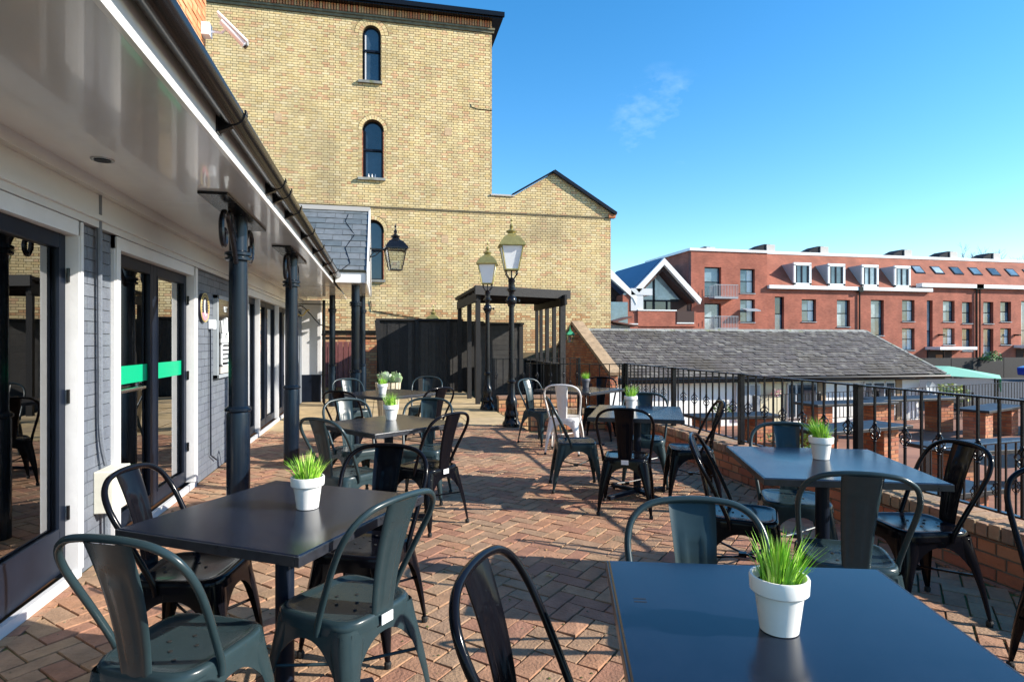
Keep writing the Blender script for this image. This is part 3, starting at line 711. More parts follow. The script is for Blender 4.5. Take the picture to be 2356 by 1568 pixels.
for k in range(33):
    a = X0+.05+k*.30
    part('ridge_tile', MB().prism([(RY-.17, RZ-.05), (RY-.02, RZ+.055), (RY+.02, RZ+.055), (RY+.17, RZ-.05), (RY, RZ+.02)], a+.004, a+.296, 'x'), m_ridge, ct)
for k in range(11):
    f0 = k/11; f1 = (k+.97)/11; A = Vector((XR, RY, RZ+.03)).lerp(Vector((XE, EY, EZ+.03)), f0); B = Vector((XR, RY, RZ+.03)).lerp(Vector((XE, EY, EZ+.03)), f1)
    part('verge_tile', MB().bar(A, B, .10, .03), m_ridge, ct)
# brick gable with tan coping
GX = 5.6
part('gable_core', MB().prism([(14.15, G0), (19, G0), (19, 1.0), (17.05, 1.84), (14.15, .55)], GX+.01, GX+.22, 'x'), m_mortar, ct)
gk = lambda a, b, c, d: d < (.55+(min(a, 17.05)-14.15)*.445 if a < 17.05 else 1.84-(b-17.05)*.43)
bricks(14.15, 18.6, G0, 1.84, lambda u, v, w_: (GX-w_, u, v), ct, m_rbrick, 'flemish', keep=gk, nind=0)
bricks(GX, GX+.22, G0, .5, lambda u, v, w_: (u, 14.15-w_, v), ct, m_rbrick, 'header', nind=0)
part('gable_coping', MB().bar((GX+.12, 14.05, .56), (GX+.12, 17.08, 1.93), .34, .09).bar((GX+.12, 17.05, 1.93), (GX+.12, 19, 1.06), .34, .07), m_tan, ct)
part('wall_patch', MB().box(GX-.01, GX+.24, 14.10, 14.14, -.4, .2), m_render, ct)
# wall lantern and dish
dl = thing('satellite_dish', 'round grey satellite dish at the right end of the white outbuilding', 'satellite dish', (15.55, 14.4, -.1))
part('dish', MB().lathe([(.0, 0), (.12, .01), (.24, .05), (.30, .09), (.30, .10), (.24, .06), (.12, .02), (.0, .012)], n=20), m_steelgrey, dl, smooth=True, world=False).rotation_euler = (R(70), 0, R(15))
part('arm', MB().tube([(0, .05, 0), (0, -.3, -.2)], .012, 6).tube([(0, .05, 0), (0, .1, -.6)], .02, 6), m_steelgrey, dl, world=False)
gl = thing('green_wall_lantern', 'small green topped lantern on the brick gable end beside the pergola', 'lantern', (5.35, 16.6, 1.35))
lantern(gl, 0, .55, m_canvas, m_clear, m_canvas)
part('wall_arm', MB().bar((0, 0, .1), (.25, 0, .1), .02), m_gutter, gl, world=False)
rs = thing('rusty_tin_shelter', 'tilted rusty brown tin roofs just beside the corner of the yellow building', 'shed', (9.2, 23, 1.6))
part('roof', MB().hexa([(8.9, 22.6, 2.05), (9.9, 22.6, 2.32), (9.9, 23.6, 2.32), (8.9, 23.6, 2.05), (8.9, 22.6, 2.1), (9.9, 22.6, 2.38), (9.9, 23.6, 2.38), (8.9, 23.6, 2.1)]), m_rust, rs)
part('roof', MB().hexa([(9.0, 22.4, 2.13), (10.1, 22.4, 1.95), (10.1, 23.4, 1.95), (9.0, 23.4, 2.13), (9.0, 22.4, 2.18), (10.1, 22.4, 2.01), (10.1, 23.4, 2.01), (9.0, 23.4, 2.18)]), m_rust, rs)
part('wall', MB().box(8.8, 9.9, 22.8, 23.2, G0, 2.02), m_steelgrey, rs)

# ============================================================ NEW RED BRICK TERRACE
YBD = 48
nb = thing('red_brick_flats', 'long new red brick block of flats with dormers, roof vents and white eaves bands', 'building', (45, 50, G0))
part('end_block', MB().box(26.57, 34.1, YBD+.44, 57, G0, 9.3), m_newbrick, nb)
WINS = []
part('end_block_parapet', MB().box(26.4, 34.2, YBD-.1, 57.1, 9.3, 9.53), m_white, nb)
part('wall', MB().box(34.1, 51.2, YBD+.45, 57, G0, 6.1).box(51.2, 90, YBD+.45, 57, G0, 6.55), m_newbrick, nb)
part('eaves_band', MB().box(34.12, 51.9, YBD-.3, YBD+.3, 6.1, 6.42), m_white, nb); part('eaves_band', MB().box(50.6, 90, YBD-.35, YBD+.35, 6.55, 6.92), m_white, nb)
part('roof', MB().add([(34.1, 48.2, 6.4), (90, 48.2, 6.4), (90, 51, 9.75), (34.1, 51, 9.75), (34.1, 57, 9.75), (90, 57, 9.75)], [(0, 1, 2, 3), (3, 2, 5, 4), (0, 3, 4)]), m_tileroof, nb)
part('ridge_band', MB().box(34.1, 90, 50.9, 51.3, 9.72, 10.0), m_white, nb)
for x in (29.9, 36.3, 42.3, 52.2, 57.9, 63.5):
    z = 9.95 if x > 34 else 9.5; v = part('roof_vent', MB().prism([(x-1.15, z), (x+.55, z), (x+.55, z+.78), (x-.1, z+.78), (x-1.15, z+.30)], 51.4, 53.0, 'y'), m_vent, nb)
    part('louvre', MB().box(x+.10, x+1.0, 51.3, 53.0, z, z+.74), m_louvre, v)
def window(x0, x1, z0, z1, kind='w'):
    WINS.append([(x0, z0), (x1, z0), (x1, z1), (x0, z1)]); y = YBD+.30
    wo = part('window' if kind != 'd' else 'door', MB().box(x0, x0+.08, y, y+.08, z0, z1).box(x1-.08, x1, y, y+.08, z0, z1).box(x0+.08, x1-.08, y, y+.08, z0, z0+.08).box(x0+.08, x1-.08, y, y+.08, z1-.08, z1).box(x0+.08, x1-.08, y, y+.08, (z0+z1)/2-.04, (z0+z1)/2+.04), m_frame, nb)
    zm = (z0+z1)/2
    part('pane', MB().box(x0+.08, x1-.08, y+.03, y+.05, z0+.08, zm-.04), m_farglass2, wo); part('pane', MB().box(x0+.08, x1-.08, y+.03, y+.05, zm+.04, z1-.08), m_farglass2, wo)
    if kind == 'c': part('curtain', MB().box(x0+.85, x1-.1, y+.015, y+.028, z0+.1, z1-.1), m_white, wo)
    if kind != 'd': part('window_sill', MB().box(x0-.05, x1+.05, YBD-.06, YBD+.3, z0-.06, z0), m_steelgrey, wo)
M_reveal = M('painted_reveal_shade', (.06, .035, .03), .9)  # shade put into the colour, for recesses and walls under the gables
m_farglass2 = M('flat_window_glass', [(.10, .17, .22), (.20, .28, .33), (.05, .09, .12), (.30, .38, .42)], .08, spec=1.0, noise=(.8, .5))
for q in ((27.87, 29.5, 5.3, 7.9, 'w'), (31.38, 32.85, 5.65, 7.83, 'c'), (27.87, 29.5, 2.2, 4.7, 'w'), (31.38, 32.85, 3.05, 5.11, 'c'), (34.9, 35.85, 2.3, 5.4, 'd'), (37.69, 39.2, 3.15, 5.2, 'c'), (41.44, 42.85, 2.7, 5.2, 'w'), (45.15, 46.6, 1.9, 5.25, 'w'),
          (48.67, 50.1, 3.25, 5.3, 'c'), (48.67, 50.1, .5, 2.6, 'c'), (51.52, 52.2, -.6, 5.3, 'd'), (53.41, 54.8, 3.25, 5.3, 'w'), (53.41, 54.8, 1.0, 2.63, 'c'), (55.69, 56.9, 3.1, 5.2, 'w'), (55.69, 56.9, .4, 2.6, 'w'), (58.27, 59.5, 3.1, 5.25, 'w'), (58.27, 59.5, -.8, 2.6, 'd'),
          (60.36, 61.7, 3.3, 5.3, 'w'), (60.36, 61.7, 1.0, 2.65, 'c'), (62.97, 64.2, -.5, 5.4, 'd'), (65.5, 67, 3.2, 5.4, 'w'), (65.5, 67, .6, 2.7, 'w'), (69, 70.4, 3.2, 5.4, 'w')):
    window(*q)
link('end_block_front', holes_mesh('end_block_front', [(26.57, G0), (34.1, G0), (34.1, 9.3), (26.57, 9.3)], [h for h in WINS if h[0][0] < 34.1], .42, m_newbrick, lambda u, v, w_: (u-45, YBD-w_-50, v-G0)), nb)
link('front_wall', holes_mesh('front_wall', [(34.1, G0), (90, G0), (90, 6.6), (51.2, 6.6), (51.2, 6.15), (34.1, 6.15)], [h for h in WINS if h[0][0] > 34.1], .42, m_newbrick, lambda u, v, w_: (u-45, YBD+.02-w_-50, v-G0)), nb)
for k, x in enumerate((38.0, 41.65, 45.35, 49.0)):   # dormers
    y0 = 48.35; d = part('dormer', MB().prism([(48.4, 6.55), (50.2, 8.55), (48.4, 8.55)], x-.95, x+.85, 'x'), m_steelgrey, nb)
    part('dormer_frame', MB().box(x-.95, x+.9, 48.25, 48.4, 8.33, 8.6).box(x-.95, x-.75, 48.25, 48.4, 6.55, 8.4).box(x+.68, x+.9, 48.25, 48.4, 6.55, 8.4).box(x-.95, x+.9, 48.25, 48.4, 6.5, 6.72), m_white, d)
    part('pane', MB().box(x-.75, x+.68, 48.33, 48.39, 6.72, 8.33), m_farglass2, d)
    part('mullion', MB().box(x-.15, x-.02, 48.28, 48.33, 6.72, 8.33).box(x-.68, x-.60, 48.28, 48.33, 6.72, 8.33).box(x+.5, x+.6, 48.28, 48.33, 6.72, 8.33), m_frame, d)
for k in range(9):
    x = 51.9+k*2.35; sk = part('skylight', MB().add([(x, 49.55, 8.03+.1), (x+1.15, 49.55, 8.13), (x+1.15, 50.25, 8.95), (x, 50.25, 8.95), (x, 49.6, 7.95), (x+1.15, 49.6, 7.95), (x+1.15, 50.3, 8.8), (x, 50.3, 8.8)], [(0, 1, 2, 3), (4, 7, 6, 5), (0, 4, 5, 1), (1, 5, 6, 2), (2, 6, 7, 3), (3, 7, 4, 0)]), m_frame, nb)
    part('pane', MB().add([(x+.12, 49.62, 8.225), (x+1.03, 49.62, 8.225), (x+1.03, 50.16, 8.86), (x+.12, 50.16, 8.86)], [(0, 1, 2, 3)]), m_farglass2, sk)
for x, zt in ((43.8, 6.1), (57.3, 6.6), (57.7, 6.6)):
    part('downpipe', MB().tube([(x, YBD-.1, G0), (x, YBD-.1, zt)], .07, 6), m_gutter, nb)
    part('hopper', MB().box(x-.25, x+.2, YBD-.35, YBD, zt-.15, zt+.35), m_gutter, nb)
for z in (5.2, 2.45):   # balconies
    bl = part('balcony', MB().box(28.3, 30.6, YBD-.9, YBD, z-.12, z), m_steelgrey, nb)
    part('balcony_rail', MB().box(28.3, 30.6, YBD-.92, YBD-.88, z+1.05, z+1.1).box(28.3, 30.6, YBD-.92, YBD-.88, z+.03, z+.07), m_steelgrey, bl)
    m = MB()
    for k in range(16): m.box(28.3+k*.15, 28.33+k*.15, YBD-.91, YBD-.88, z, z+1.06)
    for k in range(6): m.box(28.3, 28.33, YBD-.9+k*.15, YBD-.87+k*.15, z, z+1.06)
    part('balcony_bars', m, m_steelgrey, bl)
part('open_sash', MB().hexa([(31.5, YBD-.1, 4.2), (32.8, YBD-.1, 4.2), (32.9, YBD-.1, 4.28), (31.4, YBD-.1, 4.28), (31.5, YBD-.8, 4.0), (32.9, YBD-.8, 4.0), (32.9, YBD-.8, 4.1), (31.5, YBD-.8, 4.1)]), m_steelgrey, nb)
for x0, x1, z in ((51.3, 55.6, .55), (62.0, 70, .7)):
    part('entrance_canopy', MB().box(x0, x1, YBD-1.6, YBD, z, z+.28), m_white, nb)
    part('canopy_post', MB().tube([(x0+.6, YBD-1.4, G0), (x0+.6, YBD-1.4, z)], .08, 6), m_gutter, nb)
    part('entrance_shade_panel', MB().box(x0+.3, x1-1.2, YBD-.03, YBD, G0, z-.1), M_reveal, nb)  # flat dark sheet on the wall, painted shade of the entrance
    part('entrance_door', MB().box(x0+1.2, x0+2.0, YBD-.06, YBD-.03, G0, z-.5), m_orange, nb)
part('security_light', MB().box(54.0-1.2, 54.0-.9, YBD-.5, YBD, 1.9, 2.05), m_gutter, nb); part('security_light', MB().box(62.0, 62.3, YBD-.5, YBD, 1.9, 2.05), m_gutter, nb)
# glazed gabled wing
gw = thing('glazed_gable_house', 'modern red brick house with glazed white edged gable and blue metal roof', 'house', (23.5, 48, G0))
part('wall', MB().box(19.6, 27.0, 46.6, 56, G0, 2.6).box(17, 19.6, 46.6, 56, G0, 2.0).box(19.6, 21.3, 46.62, 56, 2.0, 5.2), m_newbrick, gw)
part('parapet', MB().box(20.9, 26.2, 46.5, 46.7, 2.6, 3.9).box(17.0, 20.9, 46.5, 46.7, G0, 2.75), m_newbrick, gw)
part('parapet_coping', MB().box(20.9, 24.4, 46.45, 46.75, 3.9, 4.0).box(24.4, 26.0, 46.45, 46.75, 2.85, 2.95).box(17, 20.9, 46.45, 46.75, 2.75, 2.83), m_white, gw)
part('opening_shade_panel', MB().box(24.42, 26.0, 46.44, 46.48, 2.95, 3.9), M_reveal, gw)  # flat dark sheet, painted shade where the parapet is notched
A = (20.7, 5.75); B = (23.3, 8.35); Cc = (26.75, 4.95)
part('barge_board', MB().prism([A, B, Cc, (26.6, 4.5), (23.3, 7.8), (21.0, 5.4)], 46.5, 46.9, 'y'), m_white, gw)
part('gable_soffit', MB().prism([(21.0, 5.5), (23.3, 7.8), (26.4, 4.8), (26.2, 4.6), (23.3, 7.3), (21.2, 5.3)], 46.9, 48.2, 'y'), M_reveal, gw)
part('left_roof_slope', MB().hexa([A+(0,), B+(0,), B+(0,), A+(0,)][:0] or [(20.7, 46.9, 5.7), (23.3, 46.9, 8.3), (23.3, 57, 8.3), (20.7, 57, 5.7), (20.65, 46.9, 5.8), (23.28, 46.9, 8.42), (23.28, 57, 8.42), (20.65, 57, 5.8)]), m_zinc, gw)
part('right_roof_slope', MB().hexa([(23.3, 46.9, 8.3), (26.75, 46.9, 4.9), (26.75, 57, 4.9), (23.3, 57, 8.3), (23.32, 46.9, 8.42), (26.8, 46.9, 5.0), (26.8, 57, 5.0), (23.32, 57, 8.42)]), m_zinc, gw)
part('gable_glazing', MB().prism([(21.3, 4.9), (21.3, 5.3), (23.3, 7.35), (25.5, 4.95)], 48.0, 48.05, 'y'), m_farglass2, gw)
part('terrace_doors', MB().box(21.6, 24.6, 48.0, 48.06, 2.6, 4.8), m_farglass, gw)
part('mullion', MB().box(22.95, 23.1, 47.9, 48.0, 2.6, 7.3).box(21.3, 25.3, 47.9, 48.0, 4.78, 4.92).box(22.2, 22.3, 47.9, 48, 2.6, 4.8).box(24.2, 24.3, 47.9, 48, 2.6, 4.8), m_frame, gw)
part('end_wall', MB().box(24.6, 26.6, 48.0, 48.2, 2.6, 5.0), M_reveal, gw)
part('neighbour_barge_board', MB().prism([(17.2, 8.0), (17.5, 8.2), (20.75, 5.2), (20.75, 4.4), (20.5, 4.9), (17.2, 7.6)], 46.5, 46.9, 'y'), m_white, gw)
part('neighbour_roof', MB().hexa([(17.3, 46.9, 8.1), (20.7, 46.9, 5.1), (20.7, 57, 5.1), (17.3, 57, 8.1), (17.3, 46.9, 8.2), (20.7, 46.9, 5.2), (20.7, 57, 5.2), (17.3, 57, 8.2)]), m_zinc, gw)
part('neighbour_gable', MB().prism([(16.5, 2.6), (16.5, 7.9), (17.4, 7.6), (20.3, 5.0), (20.3, 2.6)], 48.0, 48.2, 'y'), M_reveal, gw)
part('glass_balustrade', MB().box(17.2, 20.0, 46.5, 46.55, 2.83, 4.6), m_farglass2, gw)
part('valley_gutter', MB().box(20.3, 22.2, 46.5, 48.2, 5.2, 5.75).box(20.3, 21.4, 46.55, 47, 3.9, 5.2), m_trim, gw)

# bare winter trees behind the flats
def bare_tree(label, loc, h, seed):
    rnd = random.Random(seed); t = thing('bare_tree', label, 'tree', loc, 0, 'bare winter trees behind the flats')
    part('trunk', MB().tube([(0, 0, 0), (.1, 0, h*.3), (.0, .1, h*.55)], [.35, .28, .2], 7), m_bark, t, world=False)
    cr_ = MB()
    def br(p, d, ln, r_, lev):
        q = p+d*ln; cr_.tube([p, (p+q)/2+Vector((rnd.uniform(-.1, .1), 0, rnd.uniform(0, .1)))*ln, q], [r_, r_*.8, r_*.6], 4, cap=False)
        if lev:
            for _ in range(3 if lev > 1 else 4):
                nd = (d+Vector((rnd.uniform(-.8, .8), rnd.uniform(-.8, .8), rnd.uniform(-.2, .6)))).normalized(); br(q-d*ln*rnd.uniform(0, .4), nd, ln*rnd.uniform(.6, .8), r_*.55, lev-1)
    for _ in range(7):
        br(Vector((0, 0, h*rnd.uniform(.3, .55))), Vector((rnd.uniform(-.6, .6), rnd.uniform(-.6, .6), 1)).normalized(), h*.2, .13, 4)
    part('crown', cr_, m_bark, t, world=False, stuff=False)
    return t
bare_tree('bare winter tree rising behind the flats left of the last roof vent', (79.5, 66, G0), 15.6, 3)
bare_tree('bare winter tree at the right edge of the picture behind the flats', (84.5, 66, G0), 15.2, 8)

# ============================================================ THINGS IN THE GARDEN BEYOND
gc = thing('green_canopy', 'flat green canvas canopy with pale top beyond the outbuilding roof', 'canopy', (21.5, 18, G0))
P = [(18.4, 16.3), (20.9, 15.9), (22.3, 18.3), (22.6, 21.5), (20.2, 21.5)]
part('canopy_top', MB().add([(18.6, 17.2, .20), (19.4, 15.4, .17), (22.1, 17.6, .13), (24.4, 22.0, .26), (21.2, 22.4, .32), (21.2, 18.8, .42)], [(0, 1, 5), (1, 2, 5), (2, 3, 5), (3, 4, 5), (4, 0, 5)]), m_canvastop, gc)
part('valance', MB().hexa([(19.4, 15.4, -.25), (22.1, 17.6, -.28), (22.1, 17.63, -.28), (19.4, 15.43, -.25), (19.4, 15.4, .165), (22.1, 17.6, .125), (22.1, 17.63, .125), (19.4, 15.43, .165)]), m_canvas, gc)
for x, y in ((19.5, 15.6), (22.0, 17.7), (20.3, 21.5)): part('pole', MB().tube([(x, y, G0), (x, y, .12)], .03, 6), m_gutter, gc)
def bush(label, loc, r_, n, mat, name='shrub', group=None, cat='shrub', squash=1):
    rnd = random.Random(n); m = MB()
    for _ in range(n):
        d = Vector((rnd.gauss(0, 1), rnd.gauss(0, 1), rnd.gauss(0, 1))).normalized()*r_*rnd.uniform(.35, 1)**.6
        d.z = abs(d.z)*squash; a = rnd.uniform(0, 6.28); s_ = r_*.16
        u = Vector((math.cos(a), math.sin(a), rnd.uniform(-.5, .8))).normalized()*s_; v = d.normalized().cross(u).normalized()*s_*.5
        m.add([d-u*.2, d+u*.5+v, d+u*1.2, d+u*.5-v], [(0, 1, 2, 3)])
    t = thing(name, label, cat, loc, 0, group)
    part('foliage', m, mat, t, world=False); part('stem', MB().tube([(0, 0, -.05), (0, 0, r_*.5)], r_*.06, 5), m_bark, t, world=False)
    return t
bush('yellow green variegated bush in front of the green canopy', (17.3, 15.3, -.45), .55, 380, m_yleaf)
car = thing('blue_car', 'dark blue parked car partly hidden at the right edge beyond the canopy', 'car', (38.6, 27.0, G0), R(-10))
body = MB().prism([(-2.1, .3), (-2.15, .75), (-1.3, .95), (-.7, 1.38), (.7, 1.42), (1.3, 1.0), (2.1, .85), (2.15, .3)], -.85, .85, 'y')
part('body', body, m_bluecar, car, world=False, bevel=.05)
part('window', MB().prism([(-1.1, .98), (-.62, 1.32), (.62, 1.35), (1.1, 1.0)], -.86, -.855, 'y'), m_farglass, car, world=False)
for x in (-1.3, 1.35):
    wl = part('wheel', MB().lathe([(.2, -.1), (.31, -.1), (.33, -.05), (.33, .05), (.31, .1), (.2, .1)], n=18), m_rubber, car, world=False); wl.rotation_euler = (R(90), 0, 0); wl.location = (x, -.78, .33)
    part('rim', MB().lathe([(.02, .101), (.19, .101), (.19, .12), (.02, .12)], n=12), m_grate, wl, world=False)
part('headlight', MB().box(-2.13, -2.0, -.8, -.5, .62, .75), m_frost, car, world=False)
df = thing('dark_panel_fence', 'dark panel fence with planting along the street behind the canopy', 'fence', (40, 30, G0))
for k in range(10): part('panel', MB().box(28+k*2.0, 29.96+k*2.0, 30, 30.06, G0, .35), m_darkwood, df)
bush('dark clipped shrub on the street fence below the right flats', (36.5, 29.6, .2), .6, 260, m_leaf)
railing('garden_far_railing', 'black iron railing running along the far side of the garden below the green canopy', (13.2, 13.5), (24, 16.2), -.75, .08, [0, .33, .66, 1], 66, 0, zbase=G0, basket=False)
railing('garden_middle_railing', 'thin black railing in front of the white outbuilding windows', (8.8, 12.9), (13.0, 13.6), -.6, .06, [0, .5, 1], 32, 0, zbase=G0, basket=False)
railing('garden_dark_fence', 'black slatted fence left of the far garden tables behind the dish', (15.8, 14.2), (17.2, 14.5), -.85, -.15, [0, 1], 14, 0, zbase=G0, basket=False)

def pillar_table(label, x, y, lx, ly, rz=0, h=.82):
    t = thing('pillar_table', label, 'garden table', (x, y, G0+.004), rz, 'black slab tables on brick pillars in the garden')
    part('table_top', MB().box(-lx/2, lx/2, -ly/2, ly/2, h, h+.06), m_blackslab, t, world=False, bevel=.006)
    for sx in (-1, 1):
        cx = sx*(lx/2-.35); p_ = part('brick_pillar', MB().box(cx-.2, cx+.2, -.22, .22, 0, h), m_mortar, t, world=False)
        bricks(cx-.205, cx+.205, 0, h, lambda u, v, w_: (u, -.22-w_, v), p_, m_rbrick, 'stretcher', L=.205, local=True)
        bricks(-.225, .225, 0, h, lambda u, v, w_: (cx-.2-w_, u, v), p_, m_rbrick, 'stretcher', L=.225, local=True)
    return t
for q in (('black slab table on brick pillars nearest the white outbuilding, at the middle of the garden', 10.6, 12.0, 2.3, .75, .06),
          ('long black slab table on brick pillars in front of the outbuilding windows', 13.0, 12.6, 2.6, .8, .06),
          ('black slab table on brick pillars below the dish, lower than its neighbour', 14.3, 11.6, 2.2, .7, .35, .66),
          ('large black slab table on brick pillars at the far right under the long railing', 17.2, 11.6, 3.2, 1.0, .12),
          ('black slab table on brick pillars close behind the railing post, second row', 8.3, 9.3, 2.3, .8, .2, .70),
          ('black slab table on brick pillars in the nearest garden row, longest of that row', 9.4, 7.4, 2.8, .9, .0, .66),
          ('black slab table on brick pillars at the right edge, nearest garden row', 13.4, 8.7, 2.4, .9, .1, .70),
          ('black slab table on brick pillars partly hidden by the folding back chair at right', 6.2, 5.9, 2.0, .7, .1, .5),
          ('black slab table on brick pillars at left of the garden beside the flower trough', 7.2, 11.3, 1.9, .7, .0, .70)):
    pillar_table(*q)
# planters and pots in the garden
def trough(label, x, y, ln, rz, flower):
    t = thing('flower_trough', label, 'planter', (x, y, G0+.004), rz, 'brick red troughs in the garden')
    part('trough', MB().box(-ln/2, ln/2, -.17, .17, 0, .42), m_orange, t, world=False, bevel=.01)
    rnd = random.Random(int(x*10)); m = MB(); f = MB()
    for _ in range(260):
        p = Vector((rnd.uniform(-ln/2, ln/2), rnd.uniform(-.17, .17), .42+rnd.uniform(0, .16))); a = rnd.uniform(0, 6.28); u = Vector((math.cos(a), math.sin(a), rnd.uniform(0, .9)))*.05; v = Vector((-math.sin(a), math.cos(a), 0))*.02
        (f if rnd.random() < .22 else m).add([p, p+u*.6+v, p+u, p+u*.6-v], [(0, 1, 2, 3)])
    part('foliage', m, m_leaf, t, world=False); part('flowers', f, flower, t, world=False)
trough('terracotta trough with white and green flowers behind the railing', 6.6, 8.6, 1.1, .1, m_white)
trough('terracotta trough with mixed leaves and flowers farther along the garden wall', 7.4, 9.8, 1.1, .1, m_yleaf)
bush('small golden conifer in front of the troughs beyond the railing', (7.3, 9.1, -.5), .26, 300, M('golden_leaf', [(.45, .50, .04), (.38, .46, .05), (.52, .55, .10)], .6), squash=1.6)
bush('hanging pink and yellow flower basket on the cream wall of the outbuilding', (10.5, 14.35, -.10), .20, 160, m_flower, name='hanging_basket', cat='flower basket')
bush('leafy shrub against the white outbuilding wall left of the lilac doors', (8.6, 13.9, -.45), .30, 200, m_leaf)

# ============================================================ PUB BUILDING, LEFT
XF = -1.735
pub = thing('pub_building', 'single storey pub front painted white and grey with glazed doors under a veranda roof', 'building', (-1.9, 8, 0))
def fx(u, v, w_): return (XF+w_, u, v)       # shopfront wall: u along y
# brick piers between the doors
part('pier', MB().box(-2.1, XF-.012, 3.98, 4.42, 0, 2.075), m_greymort, pub)
part('pier', MB().box(-2.1, XF-.012, 6.23, 8.42, 0, 2.075), m_greymort, pub)
bricks(3.98, 4.42, 0, 2.07, fx, pub, m_greywall, 'stretcher', joint=.0045, proud=.0, jit=.0008, nind=150, depth=.02)
bricks(6.23, 8.42, 0, 2.07, fx, pub, m_greywall, 'stretcher', joint=.0045, proud=.0, jit=.0008, nind=120, depth=.02)
part('pier', MB().box(-2.1, XF, 12.9, 14.2, 0, 2.075), m_greywall, pub)
part('end_pier', MB().box(-2.3, -1.33, 14.2, 14.5, 0, 2.3), m_trim, pub); part('end_pier_plinth', MB().box(-2.3, -1.32, 14.18, 14.2, 0, .62), m_frame, pub)
part('plinth_upstand', MB().box(XF-.01, XF+.02, 1.2, 3.98, 0, .055), m_trim, pub); part('plinth_upstand', MB().box(XF-.01, XF+.02, 4.42, 6.23, 0, .05), m_trim, pub); part('plinth_upstand', MB().box(XF-.01, XF+.02, 8.42, 12.9, 0, .05), m_trim, pub)
for a, b in ((3.94, 3.985), (4.42, 4.50), (6.15, 6.235), (8.42, 8.47), (12.85, 12.9)):
    part('door_surround', MB().box(XF-.1, XF+.022, a, b, .055, 2.075).box(XF+.022, XF+.032, a+.008, b-.008, .055, 2.07), m_trim, pub)
part('door_head', MB().box(XF-.1, XF+.022, 1.2, 3.98, 1.99, 2.075).box(XF-.1, XF+.022, 4.42, 6.23, 1.99, 2.075).box(XF-.1, XF+.022, 8.42, 12.9, 1.99, 2.075), m_trim, pub)
part('cornice', MB().box(XF-.1, XF+.035, 1.2, 14.5, 2.078, 2.345).box(XF+.035, XF+.06, 1.2, 14.5, 2.12, 2.15).box(XF+.035, XF+.085, 1.2, 14.5, 2.28, 2.345), m_soffit, pub)
# doors: frames, glass, panels
def leaf(y0, y1, z0, z1, mid=None, panel=.0, name='door', handle=None, thick=.055):
    x = XF-.045; dpt = .04; d = part(name, MB().box(x-dpt, x, y0, y0+.07, z0, z1).box(x-dpt, x, y1-.07, y1, z0, z1).box(x-dpt, x, y0+.07, y1-.07, z1-.085, z1).box(x-dpt, x, y0+.07, y1-.07, z0, z0+.05+panel), m_frame, pub, bevel=.004)
    part('pane', MB().box(x-.032, x-.026, y0+.07, y1-.07, z0+.05+panel, z1-.085), m_glass, d)
    part('glazing_bead', MB().box(x-.01, x+.004, y0+.072, y0+.087, z0+.05+panel, z1-.08).box(x-.01, x+.004, y1-.087, y1-.072, z0+.05+panel, z1-.08).box(x-.01, x+.004, y0+.075, y1-.075, z0+.045+panel, z0+.06+panel), m_frame, d)
    return d
d1 = leaf(2.60, 3.94, .06, 1.99, panel=.2); leaf(1.22, 2.58, .06, 1.99, panel=.2)
for z in (.35, 1.02, 1.72): part('hinge', MB().tube([(XF-.03, 3.935, z), (XF-.03, 3.935, z+.08)], .009, 8), m_gutter, d1)
d1.rotation_euler = (0, 0, R(2)); hp = Vector((XF-.045+1.9, 3.94-8, 0)); d1.location = hp-Matrix.Rotation(R(2), 3, 'Z') @ hp   # stands slightly ajar
d2 = leaf(4.50, 5.32, .06, 1.99, panel=.05); d3 = leaf(5.32, 6.15, .06, 1.99, panel=.05)
for z in (.35, 1.02, 1.72): part('hinge', MB().tube([(XF-.03, 6.145, z), (XF-.03, 6.145, z+.08)], .009, 8), m_gutter, d3)
part('green_band', MB().box(XF-.069, XF-.067, 4.572, 5.248, 1.07, 1.20), m_green, d2); part('green_band', MB().box(XF-.069, XF-.067, 5.392, 6.078, 1.07, 1.20), m_green, d3)
part('push_bar', MB().tube([(XF-.02, 4.6, 1.03), (XF-.02, 5.05, 1.03)], .014, 8), m_grate, d2)
ys = [8.475, 9.30, 10.12, 10.95, 11.8, 12.85]
for a, b in zip(ys, ys[1:]): leaf(a+.01, b-.01, .06, 1.99, panel=.05)
for y in (9.30, 10.95): part('door_post', MB().box(XF-.05, XF+.02, y-.02, y+.02, .055, 1.99), m_trim, pub)
# interior behind the glass
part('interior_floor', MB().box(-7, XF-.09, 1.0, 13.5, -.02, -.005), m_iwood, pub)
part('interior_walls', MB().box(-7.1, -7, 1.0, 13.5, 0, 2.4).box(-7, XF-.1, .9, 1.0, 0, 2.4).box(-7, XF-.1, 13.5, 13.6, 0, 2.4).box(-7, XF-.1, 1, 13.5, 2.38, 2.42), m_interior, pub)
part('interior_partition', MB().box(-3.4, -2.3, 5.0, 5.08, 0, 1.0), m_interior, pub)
cn = thing('sage_counter', 'pale sage green panelled counter end standing behind the first glass door', 'counter', (-2.35, 3.3, 0))
part('cabinet', MB().box(-2.75, -2.2, 3.3, 4.1, 0, .98).box(-2.21, -2.19, 3.36, 4.04, .06, .9), m_sage, cn, bevel=.01); part('counter_top', MB().box(-2.82, -2.12, 3.24, 4.16, .98, 1.03), m_sage, cn, bevel=.008)
part('upright', MB().box(-2.62, -2.42, 3.45, 3.65, 1.03, 1.62), m_sage, cn)
it = thing('indoor_table', 'wooden table seen dimly through the second glass door', 'table', (-3.0, 5.6, 0))
part('table_top', MB().box(-3.5, -2.5, 5.2, 6.0, .72, .76), m_iwood, it); part('table_leg', MB().tube([(-3, 5.6, 0), (-3, 5.6, .72)], .05), m_frame, it)
